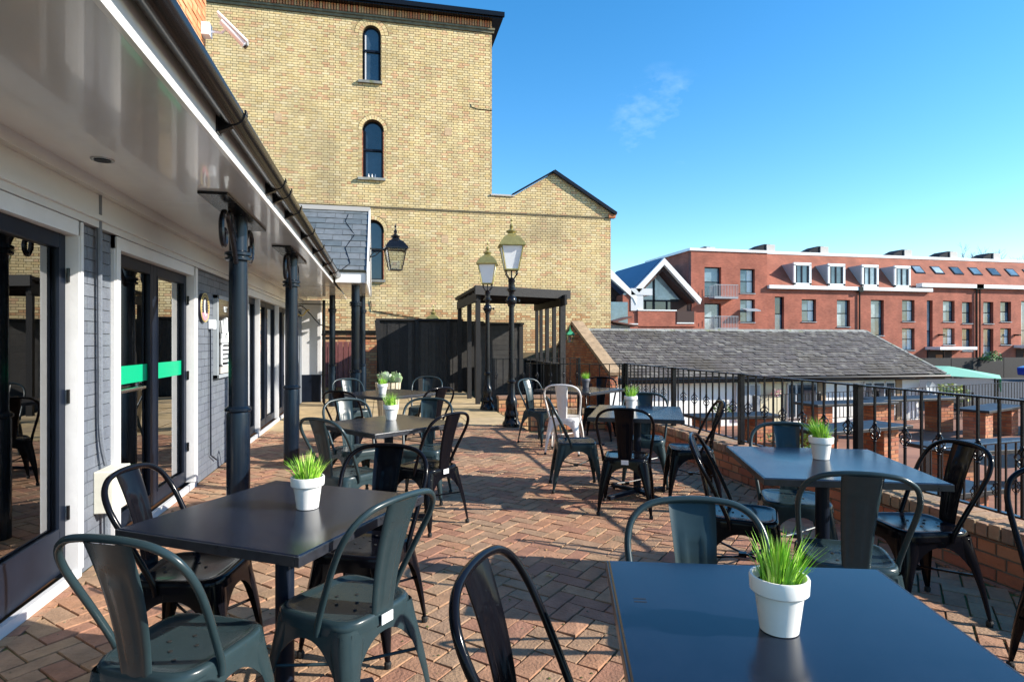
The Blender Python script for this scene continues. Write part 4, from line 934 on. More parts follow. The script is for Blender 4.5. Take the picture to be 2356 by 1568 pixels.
# upper storey: orange brick wall, slated veranda roof (hidden from below but real)
part('upper_wall', MB().box(-6, -1.93, -2, 7.30, 2.6, 7.5), m_mortar, pub)
bricks(3.4, 7.32, 3.1, 6.6, lambda u, v, w_: (-1.925+w_, u, v), pub, M('bright_orange_brick', [(.55, .22, .09), (.60, .26, .11), (.50, .19, .08), (.62, .30, .14)], .9, noise=(2, .1)), 'flemish', nind=110, key=lambda c: -c[0])
part('veranda_roof', MB().hexa([(-.79, -1, 2.50), (-1.93, -1, 3.05), (-1.93, 10.1, 3.05), (-.79, 10.1, 2.50), (-.70, -1, 2.53), (-1.93, -1, 3.11), (-1.93, 10.1, 3.11), (-.70, 10.1, 2.53)]).box(-1.9, -.80, 9.9, 14.5, 2.46, 2.52), m_slate, pub)
part('soffit', MB().box(XF+.02, -.778, -1.0, 4.58, 2.345, 2.37).box(XF+.02, -.778, 4.583, 9.2, 2.345, 2.37).box(XF+.02, -.778, 9.203, 14.5, 2.345, 2.37), m_soffit, pub)
part('fascia', MB().box(-.778, -.755, -1.0, 10.15, 2.318, 2.52), m_white, pub, bevel=.002)
part('soffit_light', MB().lathe([(.055, 2.338), (.055, 2.345)], cx=-1.445, cy=3.58, n=20), m_grate, pub); part('soffit_light', MB().lathe([(.04, 2.335), (.04, 2.34)], cx=-1.445, cy=3.58, n=16), m_frame, pub)
# gutter (open half round) with brackets and unions
def half_pipe(y0, y1, r_, cx, cz, n=14):
    m = MB(); v = []
    for y in (y0, y1):
        for rr in (r_, r_-.005):
            for k in range(n+1):
                a = math.pi+math.pi*k/n; v.append((cx+rr*math.cos(a), y, cz+rr*math.sin(a)))
    K = n+1; f = []
    for k in range(n):
        f += [(k, k+1, 2*K+k+1, 2*K+k), (K+k, 3*K+k, 3*K+k+1, K+k+1), (k, K+k, K+k+1, k+1), (2*K+k, 2*K+k+1, 3*K+k+1, 3*K+k)]
    f += [(0, 2*K, 3*K, K), (n, K+n, 3*K+n, 2*K+n)]
    return m.add(v, f)
gt_ = part('gutter', half_pipe(-1, 10.2, .060, -.692, 2.458), m_gutter, pub, smooth=True)
for y in (3.05, 4.28, 4.55, 5.1, 6.1, 7.1, 8.3, 9.4):
    part('gutter_bracket', half_pipe(y, y+.045, .067, -.692, 2.461).box(-.757, -.745, y-.01, y+.055, 2.36, 2.48).box(-.632, -.624, y, y+.045, 2.455, 2.475).add([(-.748, y+.005, 2.365), (-.748, y+.04, 2.365), (-.69, y+.04, 2.393), (-.69, y+.005, 2.393), (-.748, y+.005, 2.43), (-.748, y+.04, 2.43)], [(0, 1, 2, 3), (4, 3, 2, 5), (0, 3, 4), (1, 5, 2)]), m_gutter, gt_, smooth=True)
# porch with slate roof
po = thing('slate_porch_roof', 'small grey slated gable roof with white fascia projecting at the end of the veranda', 'porch roof', (-.8, 11.9, 2.4))
e0, e1, rz_, ez = 10.18, 13.62, 3.88, 2.50
run = 11.9-e0; sl = math.hypot(run, rz_-ez); c_, s_ = run/sl, (rz_-ez)/sl
part('roof_boarding', MB().add([(-1.95, e0, ez), (-.22, e0, ez), (-.22, 11.9, rz_), (-1.95, 11.9, rz_), (-.22, e1, ez), (-1.95, e1, ez)], [(0, 1, 2, 3), (3, 2, 4, 5), (0, 5, 4, 1)]), m_frame, po)
for r_ in range(11):
    t0 = r_*.205; x = -1.95-(.16 if r_ % 2 else 0)
    while x < -.23:
        a = max(x, -1.95); b = min(x+.32, -.22); x += .32
        if b-a < .04 or t0 > sl-.03: continue
        lf = random.uniform(.008, .016); P = []
        for tt, w0 in ((t0-.02, lf+.006), (min(t0+.24, sl), .004)):
            for xx in (a+.003, b-.003): P.append((xx, e0+tt*c_-w0*s_, ez+tt*s_+w0*c_))
        Q = [(p[0], p[1]-.009*s_, p[2]+.009*c_) for p in P]
        part('slate', MB().hexa([P[0], P[1], P[3], P[2], Q[0], Q[1], Q[3], Q[2]]), m_slate, po)
part('ridge', MB().box(-1.95, -.20, 11.82, 11.98, rz_-.02, rz_+.06), m_louvre, po)
part('fascia', MB().box(-.72, -.24, e0-.02, e0+.005, 2.335, 2.50), m_white, po)
part('soffit', MB().box(-.72, -.24, e0+.005, e1, 2.335, 2.35), m_soffit, po)
part('barge_board', MB().prism([(e0-.06, 2.33), (e0-.06, 2.52), (11.9, rz_+.05), (e1+.1, 2.52), (e1+.1, 2.36), (11.9, rz_-.2)], -.225, -.195, 'x'), m_white, po)
part('gable_board', MB().prism([(e0, 2.36), (e1, 2.36), (11.9, rz_-.1)], -.30, -.225, 'x'), m_trim, po)
part('moss_line', MB().box(-.66, -.24, e0-.045, e0-.005, 2.505, 2.545), M('dark_moss', (.02, .022, .012), .95, bump=(60, 1)), po)
part('loose_cable', MB().tube([(x_, y_, ez+(y_-e0)*s_/c_+.03) for x_, y_ in ((-.62, e0+.03), (-.50, 10.36), (-.60, 10.75), (-.46, 11.12), (-.64, 11.5), (-.60, 11.72))], .008, 5), m_gutter, po)
# veranda columns
def scroll_bracket(t, sgn, z):
    # flat iron scrolls lying in the plane along the shopfront
    P = [(0, sgn*.075, z-.36), (0, sgn*.14, z-.26), (0, sgn*.24, z-.14), (0, sgn*.34, z-.06), (0, sgn*.43, z-.05), (0, sgn*.49, z-.11), (0, sgn*.49, z-.22), (0, sgn*.44, z-.28), (0, sgn*.39, z-.25), (0, sgn*.39, z-.19), (0, sgn*.42, z-.17)]
    part('scroll', MB().tube(smoothpath(P, 4), .019, 6), m_pitch, t, smooth=True, world=False)
    P = [(0, sgn*.07, z-.14), (0, sgn*.14, z-.10), (0, sgn*.20, z-.03), (0, sgn*.28, z-.02), (0, sgn*.27, z-.09), (0, sgn*.23, z-.09)]
    part('scroll', MB().tube(smoothpath(P, 4), .011, 6), m_pitch, t, smooth=True, world=False)
def column(label, x, y, h, full=True, r_=.07):
    t = thing('veranda_column', label, 'column', (x, y, 0), 0, 'dark blue cast iron columns of the veranda')
    part('shaft', MB().lathe([(r_, .86), (r_*.93, h)], n=24), m_post, t, smooth=True, world=False)
    part('pedestal', MB().lathe([(r_*1.2, 0), (r_*1.2, .82), (r_*1.1, .85)], n=24), m_post, t, smooth=True, world=False)
    part('lower_ring', MB().lathe([(r_*1.15, .84), (r_*1.38, .852), (r_*1.38, .87), (r_*1.1, .885)], n=24), m_post, t, smooth=True, world=False)
    part('upper_ring', MB().lathe([(r_, h-.36), (r_*1.35, h-.352), (r_*1.35, h-.335), (r_*1.1, h-.33), (r_*1.1, h-.32), (r_*1.38, h-.315), (r_*1.38, h-.295), (r_, h-.28)], n=24), m_post, t, smooth=True, world=False)
    if full:
        part('bearing_plate', MB().box(-.09, .09, -.72, .62, h-.018, h), m_pitch, t, world=False)
        for sg in (-1, 1): scroll_bracket(t, sg, h-.02)
        part('web', MB().prism([(-.30, h-.018), (.30, h-.018), (.09, h-.22), (-.09, h-.22)], -.006, .006, 'x'), m_pitch, t, world=False)
    return t
column('nearest dark blue iron column with scroll brackets beside the table', -1.06, 4.91, 2.343)
column('second dark blue iron column with scroll brackets along the veranda', -.98, 7.12, 2.343)
column('slim dark column at the far end of the veranda carrying the scrolled sign bracket', -1.0, 13.2, 2.343, False, .065)
column('dark blue iron column under the near corner of the slate porch', -.42, 10.6, 2.335, False, .075)
column('dark blue iron column under the far corner of the slate porch', -.38, 13.2, 2.335, False, .065)
sb = thing('scroll_sign_bracket', 'black and yellow wrought iron scroll bracket reaching from the far column', 'bracket', (-1.0, 13.2, 2.15))
part('bar', MB().bar((-.75, 0, 0), (0, 0, 0), .02), m_pitch, sb, world=False)
part('scroll', MB().tube(smoothpath([(0, 0, -.5), (-.25, 0, -.42), (-.45, 0, -.2), (-.62, 0, -.04), (-.74, 0, -.10), (-.76, 0, -.22), (-.68, 0, -.26), (-.64, 0, -.19), (-.68, 0, -.15)], 4), .012, 6), m_gutter, sb, world=False, smooth=True)
part('gilded_leaf', MB().tube(smoothpath([(-.72, 0, -.20), (-.60, 0, -.24), (-.52, 0, -.14), (-.46, 0, -.12)], 4), .016, 6), m_gold, sb, world=False, smooth=True)
dp = thing('downpipe', 'black rainwater downpipe on the pub wall beside the far white pier', 'pipe', (-1.25, 14.1, 0))
part('pipe', MB().tube([(-1.25, 14.1, 0), (-1.25, 14.1, 2.3)], .035, 10), m_gutter, dp, smooth=True)
for z in (.6, 1.5): part('clip', MB().box(-1.30, -1.20, 14.06, 14.16, z, z+.04), m_gutter, dp)
# things fixed to the pub front
cd = thing('conduit_pipe', 'grey painted cable conduit running down the brick pier to the cream box', 'pipe', (XF, 4.19, 0))
part('pipe', MB().tube(smoothpath([(XF+.035, 4.17, 2.35), (XF+.03, 4.18, 2.1), (XF+.03, 4.19, 1.2), (XF+.03, 4.20, .8), (XF+.045, 4.24, .6)], 4), .016, 8), m_greywall, cd, smooth=True)
part('pipe', MB().tube([(XF+.04, 4.25, .34), (XF+.04, 4.26, .0)], .018, 8), m_greywall, cd, smooth=True)
mb_ = thing('meter_box', 'cream plastic electrical box with a yellow warning sticker low on the grey pier', 'electrical box', (XF, 4.32, .45))
part('box', MB().box(XF, XF+.11, 4.17, 4.44, .31, .57), m_meter, mb_, bevel=.006)
part('sticker', MB().box(XF+.1101, XF+.112, 4.36, 4.43, .43, .47), M('yellow_sticker', (.7, .42, .05), .5), mb_); part('screw', MB().lathe([(.008, 0), (.008, .004)], cx=0, cy=0, n=10), m_grate, mb_, world=False)
bd = thing('round_pub_plaque', 'round dark wall plaque with gold dotted ring on the grey brick', 'plaque', (XF, 6.47, 1.71), R(0))
def disc(r_, x0, x1, n=28, a0=0, a1=6.2832):
    m = MB(); pts = [(r_*math.cos(a0+(a1-a0)*k/n), r_*math.sin(a0+(a1-a0)*k/n)) for k in range(n+(0 if a1 > 6.28 else 1))]
    return m.prism(pts, x0, x1, 'x')
part('disc', disc(.145, 0, .03), m_badge, bd, world=False); part('rim', MB().tube([(.03, .14*math.cos(k*.2244), .14*math.sin(k*.2244)) for k in range(29)], .006, 5, cap=False), m_gold, bd, world=False)
m = MB()
for k in range(17):
    a = R(-20)+k*R(220)/16; m.box(.030, .034, .112*math.cos(a)-.008, .112*math.cos(a)+.008, .112*math.sin(a)-.008, .112*math.sin(a)+.008)
part('lettering_ring', m, m_gold, bd, world=False)
part('pink_panel', disc(.128, .03, .033, 14, R(205), R(335)), m_pink, bd, world=False)
part('white_crescent', MB().prism([(-.03, .075), (.0, .085), (-.012, .04), (-.012, -.02), (.01, -.06), (.035, -.07), (.0, -.085), (-.03, -.06), (-.04, 0)], .031, .036, 'x'), m_letter, bd, world=False)
nl = thing('poster_case', 'tall shallow framed poster case with white lettering and drawings on black', 'poster case', (XF, 7.2, 1.42))
part('frame', MB().box(XF, XF+.05, 6.87, 6.91, .98, 1.87).box(XF, XF+.05, 7.49, 7.53, .98, 1.87).box(XF, XF+.05, 6.87, 7.53, 1.83, 1.87).box(XF, XF+.05, 6.87, 7.53, .98, 1.02), m_steelgrey, nl, bevel=.003)
part('poster', MB().box(XF, XF+.045, 6.91, 7.49, 1.02, 1.83), m_sign, nl)
part('lower_band', MB().box(XF+.06, XF+0.048, 6.95, 7.46, 1.03, 1.10), m_louvre, nl)
def textobj(s, size, loc, mat, parent, rot=(R(90), 0, R(90)), ext=.002, align='CENTER'):
    cu = bpy.data.curves.new('t', 'FONT'); cu.body = s; cu.size = size; cu.extrude = ext; cu.align_x = align
    o = bpy.data.objects.new('t', cu); C.objects.link(o); dg = bpy.context.evaluated_depsgraph_get()
    me = bpy.data.meshes.new_from_object(o.evaluated_get(dg)); bpy.data.objects.remove(o); me.materials.clear(); me.materials.append(mat); me.name = 'lettering'
    pw = Vector((0, 0, 0)); p = parent
    while p is not None: pw += p.location; p = p.parent
    q = link('lettering', me, parent, Vector(loc)-pw); q.rotation_euler = rot; return q
textobj('EST', .085, (XF+0.049, 7.2, 1.70), m_letter, nl)
m = MB()     # drinking-glass shapes and wreath, a bottle-shaped outline with four rows of lettering blocks
m.tube([(XF+0.051, 7.02, 1.60), (XF+0.051, 7.05, 1.48), (XF+0.051, 7.12, 1.44), (XF+0.051, 7.12, 1.38)], .014, 6).tube([(XF+0.051, 7.36, 1.60), (XF+0.051, 7.33, 1.48), (XF+0.051, 7.27, 1.44), (XF+0.051, 7.27, 1.38)], .014, 6)
m.box(XF+0.047, XF+0.055, 7.12, 7.17, 1.45, 1.62).box(XF+0.047, XF+0.055, 7.21, 7.27, 1.47, 1.64).box(XF+0.047, XF+0.053, 7.0, 7.38, 1.36, 1.40).box(XF+0.047, XF+0.053, 7.03, 7.14, 1.40, 1.46).box(XF+0.047, XF+0.053, 7.24, 7.40, 1.38, 1.45)
part('drawing', m, m_letter, nl)
part('label_outline', MB().tube([(XF+0.051, 7.02, 1.13), (XF+0.051, 7.02, 1.32), (XF+0.051, 7.07, 1.345), (XF+0.051, 7.33, 1.345), (XF+0.051, 7.38, 1.32), (XF+0.051, 7.38, 1.13), (XF+0.051, 7.33, 1.11), (XF+0.051, 7.07, 1.11), (XF+0.051, 7.02, 1.13)], .008, 5), m_letter, nl)
m = MB()
for r_ in range(4):
    y = 7.06
    for k in range(5): wd = random.uniform(.03, .05); m.box(XF+0.047, XF+0.052, y, y+wd, 1.145+r_*.048, 1.145+r_*.048+.030); y += wd+.012
part('small_print', m, m_letter, nl)
pl_ = thing('plastic_wall_switch', 'small white alarm box fixed between the round plaque and the poster case', 'alarm box', (XF, 6.72, 1.55))
part('box', MB().box(XF, XF+.06, 6.68, 6.78, 1.50, 1.60), m_cctv, pl_, bevel=.01); part('cable', MB().tube([(XF+.02, 6.70, 1.5), (XF+.02, 6.72, .2), (XF+.03, 6.9, .12)], .008, 6), m_frame, pl_)
# wall lantern on the porch, CCTV camera
wl = thing('wall_lantern', 'large black lantern on an iron bracket fixed to the white porch gable', 'lantern', (.27, 11.55, 2.72), R(8))
lantern(wl, 0, 1.02, m_pitch, m_clear, m_pitch)
part('bracket_arm', MB().bar((-.50, 0, .38), (-.16, 0, .38), .022).tube(smoothpath([(-.48, 0, .22), (-.38, 0, .25), (-.28, 0, .34), (-.20, 0, .37)], 4), .010, 6).tube(smoothpath([(-.48, 0, .18), (-.44, 0, .28), (-.38, 0, .32), (-.34, 0, .28)], 4), .008, 6), m_pitch, wl, world=False)
part('wall_plate', MB().box(-.50, -.47, -.02, .02, .14, .44), m_pitch, wl, world=False)
cc = thing('security_camera', 'white bullet security camera on an arm fixed to the orange brick wall above the gutter', 'security camera', (-1.88, 7.18, 4.79))
part('mount_box', MB().box(-.04, .05, -.06, .06, -.06, .08), m_cctv, cc, world=False, bevel=.005)
part('arm', MB().tube([(.05, 0, 0), (.16, -.01, -.005), (.19, -.02, .02), (.21, -.03, .06)], .014, 8), m_cctv, cc, world=False, smooth=True)
part('camera_body', MB().tube([(.17, -.04, .11), (.40, .0, -.11)], .042, 12), m_cctv, cc, world=False, smooth=True)
part('sun_shield', MB().bar((.13, -.04, .19), (.43, .0, -.085), .11, .022), m_cctv, cc, world=False)
part('lens', MB().tube([(.40, .0, -.12), (.415, .003, -.135)], .026, 10), m_gutter, cc, world=False)

# basket planter
bk = thing('basket_planter', 'pale slatted wooden planter holding a white and green leafy plant behind the tables', 'planter', (.12, 10.1, 0))
m_b = thing
for k in range(16):
    a = k*math.pi/8; P = []
    r0, r1 = .15, .21
    for rr, z in ((r0, .02), (r1, .70)):
        for da in (-.15, .15): P.append((rr*math.cos(a+da), rr*math.sin(a+da), z))
    Q = [(p[0]*.93, p[1]*.93, p[2]) for p in P]
    part('slat', MB().hexa([Q[0], P[0], P[1], Q[1], Q[2], P[2], P[3], Q[3]]), m_wood, bk, world=False)
part('soil', MB().lathe([(.18, .62), (.19, .64)], n=14), m_soil, bk, world=False)
rnd = random.Random(4); m = MB()
for c in ((-.06, 0, .74), (.12, 0, .72)):
    for _ in range(90):
        d = Vector((rnd.gauss(0, 1), rnd.gauss(0, 1), abs(rnd.gauss(0, 1)))).normalized(); p = Vector(c)+d*rnd.uniform(.04, .12); u = d.cross(Vector((rnd.random(), rnd.random(), 1))).normalized()*.035; v = d*.02+Vector((0, 0, .03))
        m.add([p-u-v, p+u-v*.3, p+u*.6+v, p-u*.5+v], [(0, 1, 2, 3)])
part('leaves', m, m_cabbage, bk, world=False)

# ============================================================ TABLES
def table(label, x, y, wx, wy, rz, group='square dark tables on the terrace'):
    t = thing('terrace_table', label, 'table', (x, y, 0), R(rz), group)
    part('table_top', MB().box(-wx/2, wx/2, -wy/2, wy/2, .722, .75), m_table, t, world=False, bevel=.006)
    part('table_edge', MB().box(-wx/2-.004, wx/2+.004, -wy/2-.004, -wy/2+.012, .716, .747).box(-wx/2-.004, wx/2+.004, wy/2-.012, wy/2+.004, .716, .747).box(-wx/2-.004, -wx/2+.012, -wy/2+.012, wy/2-.012, .716, .747).box(wx/2-.012, wx/2+.004, -wy/2+.012, wy/2-.012, .716, .747), m_tedge, t, world=False, bevel=.0015)
    part('column', MB().lathe([(.034, .03), (.034, .70)], n=16), m_frame, t, world=False, smooth=True)
    part('top_bracket', MB().bar((-.22, -.22, .706), (.22, .22, .706), .04, .02).bar((-.22, .22, .7065), (.22, -.22, .7065), .04, .018), m_frame, t, world=False)
    for k in range(4):
        a = math.pi/4+k*math.pi/2; c, s_ = math.cos(a), math.sin(a)
        part('foot', MB().bar((c*.03, s_*.03, .045), (c*.33, s_*.33, .025), .045, .028), m_frame, t, world=False, bevel=.003)
        part('foot_pad', MB().lathe([(.016, 0), (.016, .012)], cx=c*.31, cy=s_*.31, n=10), m_rubber, t, world=False)
    return t
T = {}
T['A'] = table('dark square table turned corner on, front left beside the pub doors', -.35, 2.37, .75, .75, 57.5)
T['B'] = table('dark square table in the middle of the left row, second from the front', .06, 4.72, .80, .80, 35)
T['C'] = table('dark square table farthest along the left row near the basket planter', .10, 7.45, .88, .88, 38)
T['D'] = table('dark square table farthest along the right row near the lamp post', 2.55, 7.50, .85, .85, 38)
T['E'] = table('dark rectangular table in the middle of the right row beside the low wall', 2.24, 5.0, .77, 1.0, -26)
T['F'] = table('bluish dark table on the right beside the railing, third from the far end', 2.25, 2.71, .79, .86, -21)
T['G'] = table('large looking dark blue table nearest the camera, front right', .88, 1.165, .74, .74, -17.5)

part('worn_mark', MB().box(-.325, -.295, .095, .099, .7495, .7504).box(-.325, -.295, .112, .116, .7495, .7504), m_rubber, T['G'], world=False, stuff=True)
# ============================================================ POTS OF GRASS
def pot(label, x, y, z=.75, seed=1, n=190, potmat=None, rz=0, lean=0, tall=1):
    rnd = random.Random(seed)
    t = thing('grass_pot', label, 'potted plant', (x, y, z), rz, 'potted artificial grass on the tables')
    part('pot', MB().lathe([(.036, 0), (.040, .002), (.050, .078), (.0515, .082), (.057, .084), (.0605, .088), (.062, .116), (.060, .120), (.056, .120), (.054, .112), (.050, .100)], n=36), potmat or m_pot, t, smooth=True, world=False, ang=30)
    part('filling', MB().lathe([(.049, .094), (.050, .100)], n=20), m_soil, t, world=False)
    m = MB()
    for _ in range(n):
        a = rnd.uniform(0, 6.283); r0 = .040*rnd.random()**.5; h = tall*rnd.uniform(.055, .125)*(1.15-r0*7); out = rnd.uniform(.1, .75)*(r0/.04)+rnd.uniform(-.1, .15)
        d = Vector((math.cos(a), math.sin(a), 0)); p0 = d*r0+Vector((0, 0, .098)); side = Vector((-d.y, d.x, 0)).lerp(Vector((rnd.uniform(-1, 1), rnd.uniform(-1, 1), 0)), .5).normalized(); wd = rnd.uniform(.0016, .0032)
        pts = []
        for k in range(4):
            s_ = k/3; pts.append(p0+d*(out*h*s_**1.8)+Vector((lean*s_*h, 0, h*(s_-.12*s_*s_*out))))
        vs = []
        for k, p in enumerate(pts[:3]):
            ww = wd*(1-.25*k); vs += [p-side*ww, p+side*ww]
        vs.append(pts[3]); m.add(vs, [(0, 1, 3, 2), (2, 3, 5, 4), (4, 5, 6)])
    o = part('grass', m, m_grass, t, world=False); o['kind'] = 'stuff'
    return t
pot('white pot of bright green grass on the nearest table, front right', .85, 1.155, seed=2, n=230, lean=.12)
pot('white pot of green grass on the corner-on table at front left', -.27, 2.38, seed=3, n=250, tall=.95)
pot('white pot of green grass on the second table of the left row', .08, 4.90, seed=4, n=150, tall=1.1, lean=-.1)
pot('white pot of green grass on the farthest table of the left row', .02, 7.30, seed=5, n=170, tall=.9)
pot('grey pot of green grass on the farthest table of the right row', 2.72, 7.75, seed=6, potmat=m_greypot)
pot('white pot of green grass on the rectangular table of the right row', 2.27, 5.21, seed=7, n=140, tall=1.12, lean=.1)
pot('white pot of green grass on the bluish table beside the railing', 2.30, 2.78, seed=8, n=250, lean=-.25, tall=1.1)

# ============================================================ CHAIRS
def make_chair(name, mat, label):
    t = thing(name, label, 'chair')
    # seat pan: rounded square rings
    def ring(hw, z, n=40, e=5.0):
        out = []
        for k in range(n):
            a = 2*math.pi*k/n; c, s_ = math.cos(a), math.sin(a); r_ = (abs(c)**e+abs(s_)**e)**(-1/e)
            out.append((hw*r_*c*(1.0+.06*s_), hw*r_*s_, z))
        return out
    m = MB(); n = 40; R_ = [(.02, .4395), (.08, .440), (.13, .442), (.150, .4445), (.158, .449), (.170, .450), (.178, .447), (.182, .440), (.184, .425), (.186, .405), (.182, .405), (.180, .436)]
    for hw, z in R_: m.v += ring(hw, z)
    for i in range(len(R_)-1):
        for k in range(n): m.f.append((i*n+k, i*n+(k+1) % n, (i+1)*n+(k+1) % n, (i+1)*n+k))
    m.f.append(tuple(range(n)))
    part('seat', m, mat, t, smooth=True, world=False, ang=50)
    m = MB()
    for (x, y) in ((-.05, 0), (.05, 0), (0, .05), (0, -.05), (-.05, -.09), (.05, -.09), (0, -.12)): m.lathe([(.0065, .4405), (.0065, .4425)], cx=x, cy=y, n=10)
    part('drain_holes', m, m_rubber, t, world=False, stuff=True)
    # legs
    for sx in (-1, 1):
        for sy in (-1, 1):
            m = MB(); top = Vector((sx*.158, sy*.158, .425)); ft = Vector((sx*.205, sy*(.205 if sy > 0 else .225), .015))
            dd = Vector((sx, sy, 0)).normalized(); tt = Vector((-sy, sx, 0)).normalized()
            S = 8; K = 9; o = 0
            for layer in (0, 1):
                for i in range(S+1):
                    q = i/S; c = top.lerp(ft, q)+dd*(.012*math.sin(math.pi*q)); w_ = .075*(1-q)**1.6+.040*(1-q)**.5*.9+.018
                    w_ = min(w_, .14)
                    for k in range(K):
                        s_ = -1+2*k/(K-1); bulge = -(abs(s_)**1.8)*w_*.42; gr = -.007*math.exp(-(s_/.28)**2)*math.sin(math.pi*min(1, q*1.15))**.5
                        m.v.append(tuple(c+tt*(s_*w_*.5)+dd*(bulge+gr+.010-layer*.0035)))
            B = (S+1)*K
            for i in range(S):
                for k in range(K-1):
                    a = i*K+k; m.f += [(a, a+1, a+K+1, a+K), (B+a, B+a+K, B+a+K+1, B+a+1)]
                m.f += [(i*K, i*K+K, B+i*K+K, B+i*K), (i*K+K-1, B+i*K+K-1, B+i*K+2*K-1, i*K+2*K-1)]
            lg = part('leg', m, mat, t, smooth=True, world=False, ang=60)
            part('rubber_foot', MB().lathe([(.014, 0), (.016, .02), (.012, .028)], cx=ft.x, cy=ft.y, n=10), m_rubber, lg, world=False)
    # arched aprons
    for k4 in range(4):
        rot = Matrix.Rotation(k4*math.pi/2, 3, 'Z'); m = MB(); n = 14; lo = []
        for layer in (0, 1):
            for row in (0, 1):
                for k in range(n+1):
                    s_ = -1+2*k/n; zl = .375-.135*abs(s_)**2.4; z = .415 if row == 0 else zl
                    hw = .150+(.0 if row == 0 else .016*abs(s_)**2); yy = .178+(0 if row == 0 else (.415-zl)*.10)-layer*.003
                    m.v.append(tuple(rot @ Vector((s_*hw, yy, z))))
        K = n+1
        for k in range(n):
            m.f += [(k, k+1, K+k+1, K+k), (2*K+k, 3*K+k, 3*K+k+1, 2*K+k+1), (K+k, K+k+1, 3*K+k+1, 3*K+k), (k, 2*K+k, 2*K+k+1, k+1)]
        part('apron', m, mat, t, smooth=True, world=False, ang=50)
    # cross braces
    m = MB()
    for sx in (-1, 1): m.tube([(sx*.180, .180, .235), (0, 0, .215+.008*sx), (-sx*.185, -.190, .235)], .006, 6)
    m.box(-.02, .02, -.02, .02, .205, .228)
    part('cross_brace', m, mat, t, smooth=True, world=False)
    # back hoop
    H_ = [(-.186, -.055, .400), (-.190, -.065, .45), (-.205, -.115, .56), (-.219, -.165, .66), (-.221, -.205, .735), (-.200, -.237, .795), (-.150, -.258, .833), (-.08, -.268, .848), (0, -.271, .852)]
    P = smoothpath(H_+[(-x, y, z) for x, y, z in H_[-2::-1]], 4)
    part('back_hoop', MB().tube(P, .0115, 10), mat, t, smooth=True, world=False, ang=60)
    # splat with raised rectangle
    m = MB(); NX, NZ = 12, 20
    for layer in (0, 1):
        for j in range(NZ+1):
            q = j/NZ; z = .425+q*.418; yc = -.176-.03*q-.068*q**2; hw = .052+.026*q
            for i in range(NX+1):
                s_ = -1+2*i/NX; d = -.010*(1-s_*s_)*(.4+.6*q)
                inr = max(abs(s_)/.50, abs(q-.42)/.34) if q < .9 else 9
                e = .0045*math.exp(-((inr-1)/.10)**2)
                fl = .006 if i in (0, NX) else 0
                m.v.append((s_*hw, yc+d+e+fl-layer*.0028, z))
    K = NX+1; B = K*(NZ+1)
    for j in range(NZ):
        for i in range(NX):
            a = j*K+i; m.f += [(a, a+1, a+K+1, a+K), (B+a, B+a+K, B+a+K+1, B+a+1)]
        m.f += [(j*K, j*K+K, B+j*K+K, B+j*K), (j*K+NX, B+j*K+NX, B+j*K+K+NX, j*K+K+NX)]
    part('splat', m, mat, t, smooth=True, world=False, ang=60)
    return t
m_sticker = M('white_sticker', (.72, .72, .72), .4)
proto = {'b': make_chair('metal_chair', m_blackmetal, 'x'), 'g': make_chair('metal_chair', m_greymetal, 'x'), 'w': make_chair('metal_chair', m_whitemetal, 'x')}
used = set()
def chair(kind, x, y, face, label, sticker=False, h=0):
    p = proto[kind]; rz = R(face-90)
    if kind in used: c = dup(p, (x, y, h), rz)
    else: used.add(kind); c = p; c.location = (x, y, h); c.rotation_euler = (0, 0, rz)
    c['label'] = label; c['group'] = 'metal cafe chairs around the terrace tables'
    return (c, sticker)
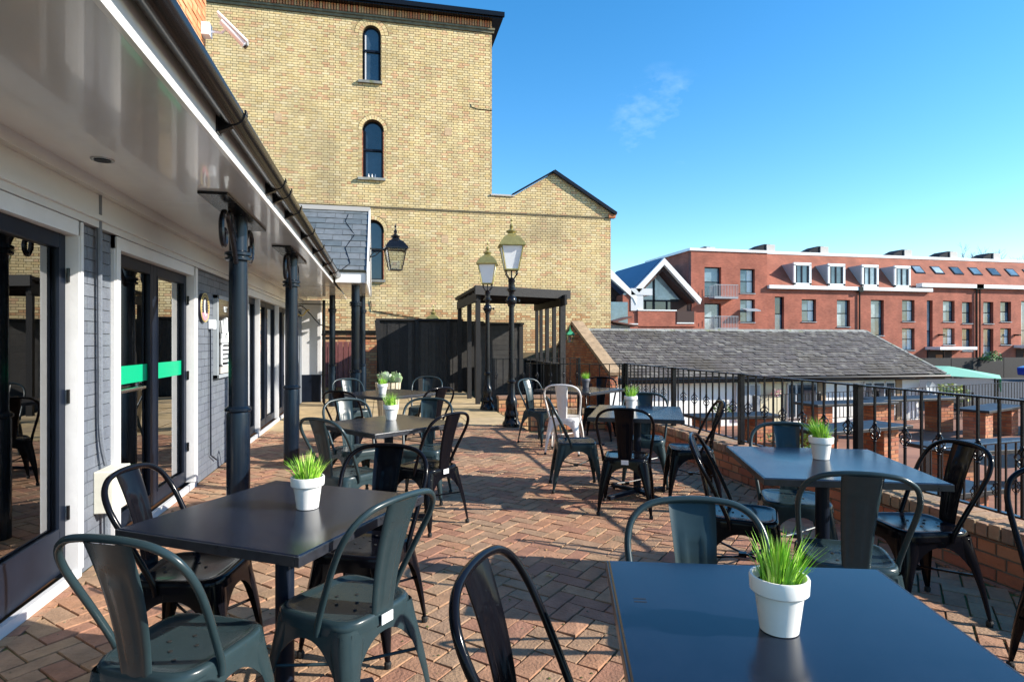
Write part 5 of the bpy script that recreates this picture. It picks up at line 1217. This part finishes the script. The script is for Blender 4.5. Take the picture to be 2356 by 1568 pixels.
chs = [
 chair('g', -.60, 2.04, 64, 'grey green metal chair in the front left corner with its back to the camera'),
 chair('b', -.76, 2.72, -10, 'shiny black metal chair with back against the pub doors at the front left table'),
 chair('g', -.12, 2.26, 137, 'grey green metal chair at the right hand side of the front left table', True),
 chair('b', -.07, 2.86, -115, 'black metal chair tucked behind the front left table, its splat facing the camera'),
 chair('g', -.20, 5.42, -62, 'pale lit grey metal chair at the back left of the second left table'),
 chair('g', -.24, 4.45, 46, 'grey metal chair with back turned at the front left of the second left table'),
 chair('b', .34, 4.56, 132, 'black metal chair with a white sticker at the front right of the second left table', True),
 chair('g', .36, 5.30, -107, 'dark grey metal chair at the back right of the second left table'),
 chair('g', -.36, 8.45, -65, 'pale lit grey metal chair at the back left of the farthest left table'),
 chair('g', .60, 8.65, -108, 'dark grey metal chair at the back right of the farthest left table against the fence'),
 chair('b', .52, 7.00, 125, 'black metal chair at the front right of the farthest left table'),
 chair('b', -.30, 6.75, 58, 'black metal chair at the front left of the farthest left table'),
 chair('g', 2.12, 7.86, -58, 'pale blue lit grey metal chair beside the front lamp post'),
 chair('w', 2.24, 7.14, 62, 'white metal chair, the only white one, at the farthest right table'),
 chair('b', 3.02, 8.05, -120, 'black metal chair at the back right of the farthest right table by the railing'),
 chair('g', 1.79, 5.38, -12, 'dark grey metal chair at the left side of the rectangular right table'),
 chair('b', 1.97, 4.60, 62, 'black chair with white sticker, back to the camera, at the rectangular right table', True),
 chair('g', 2.50, 5.40, -115, 'grey metal chair behind the rectangular right table facing the camera'),
 chair('b', 2.66, 4.82, 160, 'black metal chair at the right of the rectangular table beside the low wall'),
 chair('b', 1.93, 2.93, -35, 'black metal chair at the left side of the bluish table, seat reflecting blue sky'),
 chair('g', 2.42, 3.15, -118, 'grey metal chair behind the bluish table, seat wet with rain'),
 chair('g', 2.00, 2.27, 62, 'grey metal chair with a black looking back turned to the camera at the bluish table'),
 chair('b', 2.69, 2.58, 170, 'glossy black metal chair with wet seat between the bluish table and the railing'),
 chair('g', .945, 1.57, -105, 'grey green metal chair with rain drops on its splat behind the nearest table'),
 chair('b', .455, 1.285, -30, 'black metal chair with tall arched hoop at the left of the nearest table'),
 chair('b', 2.62, 1.72, -128, 'black metal chair cut off by the right edge of the picture'),
]
for c, st in chs:
    if st:
        o = link('sticker', MB().box(-.028, .028, -.196, -.193, .405, .440).mesh('sticker', m_sticker), c)
bpy.context.view_layer.update()
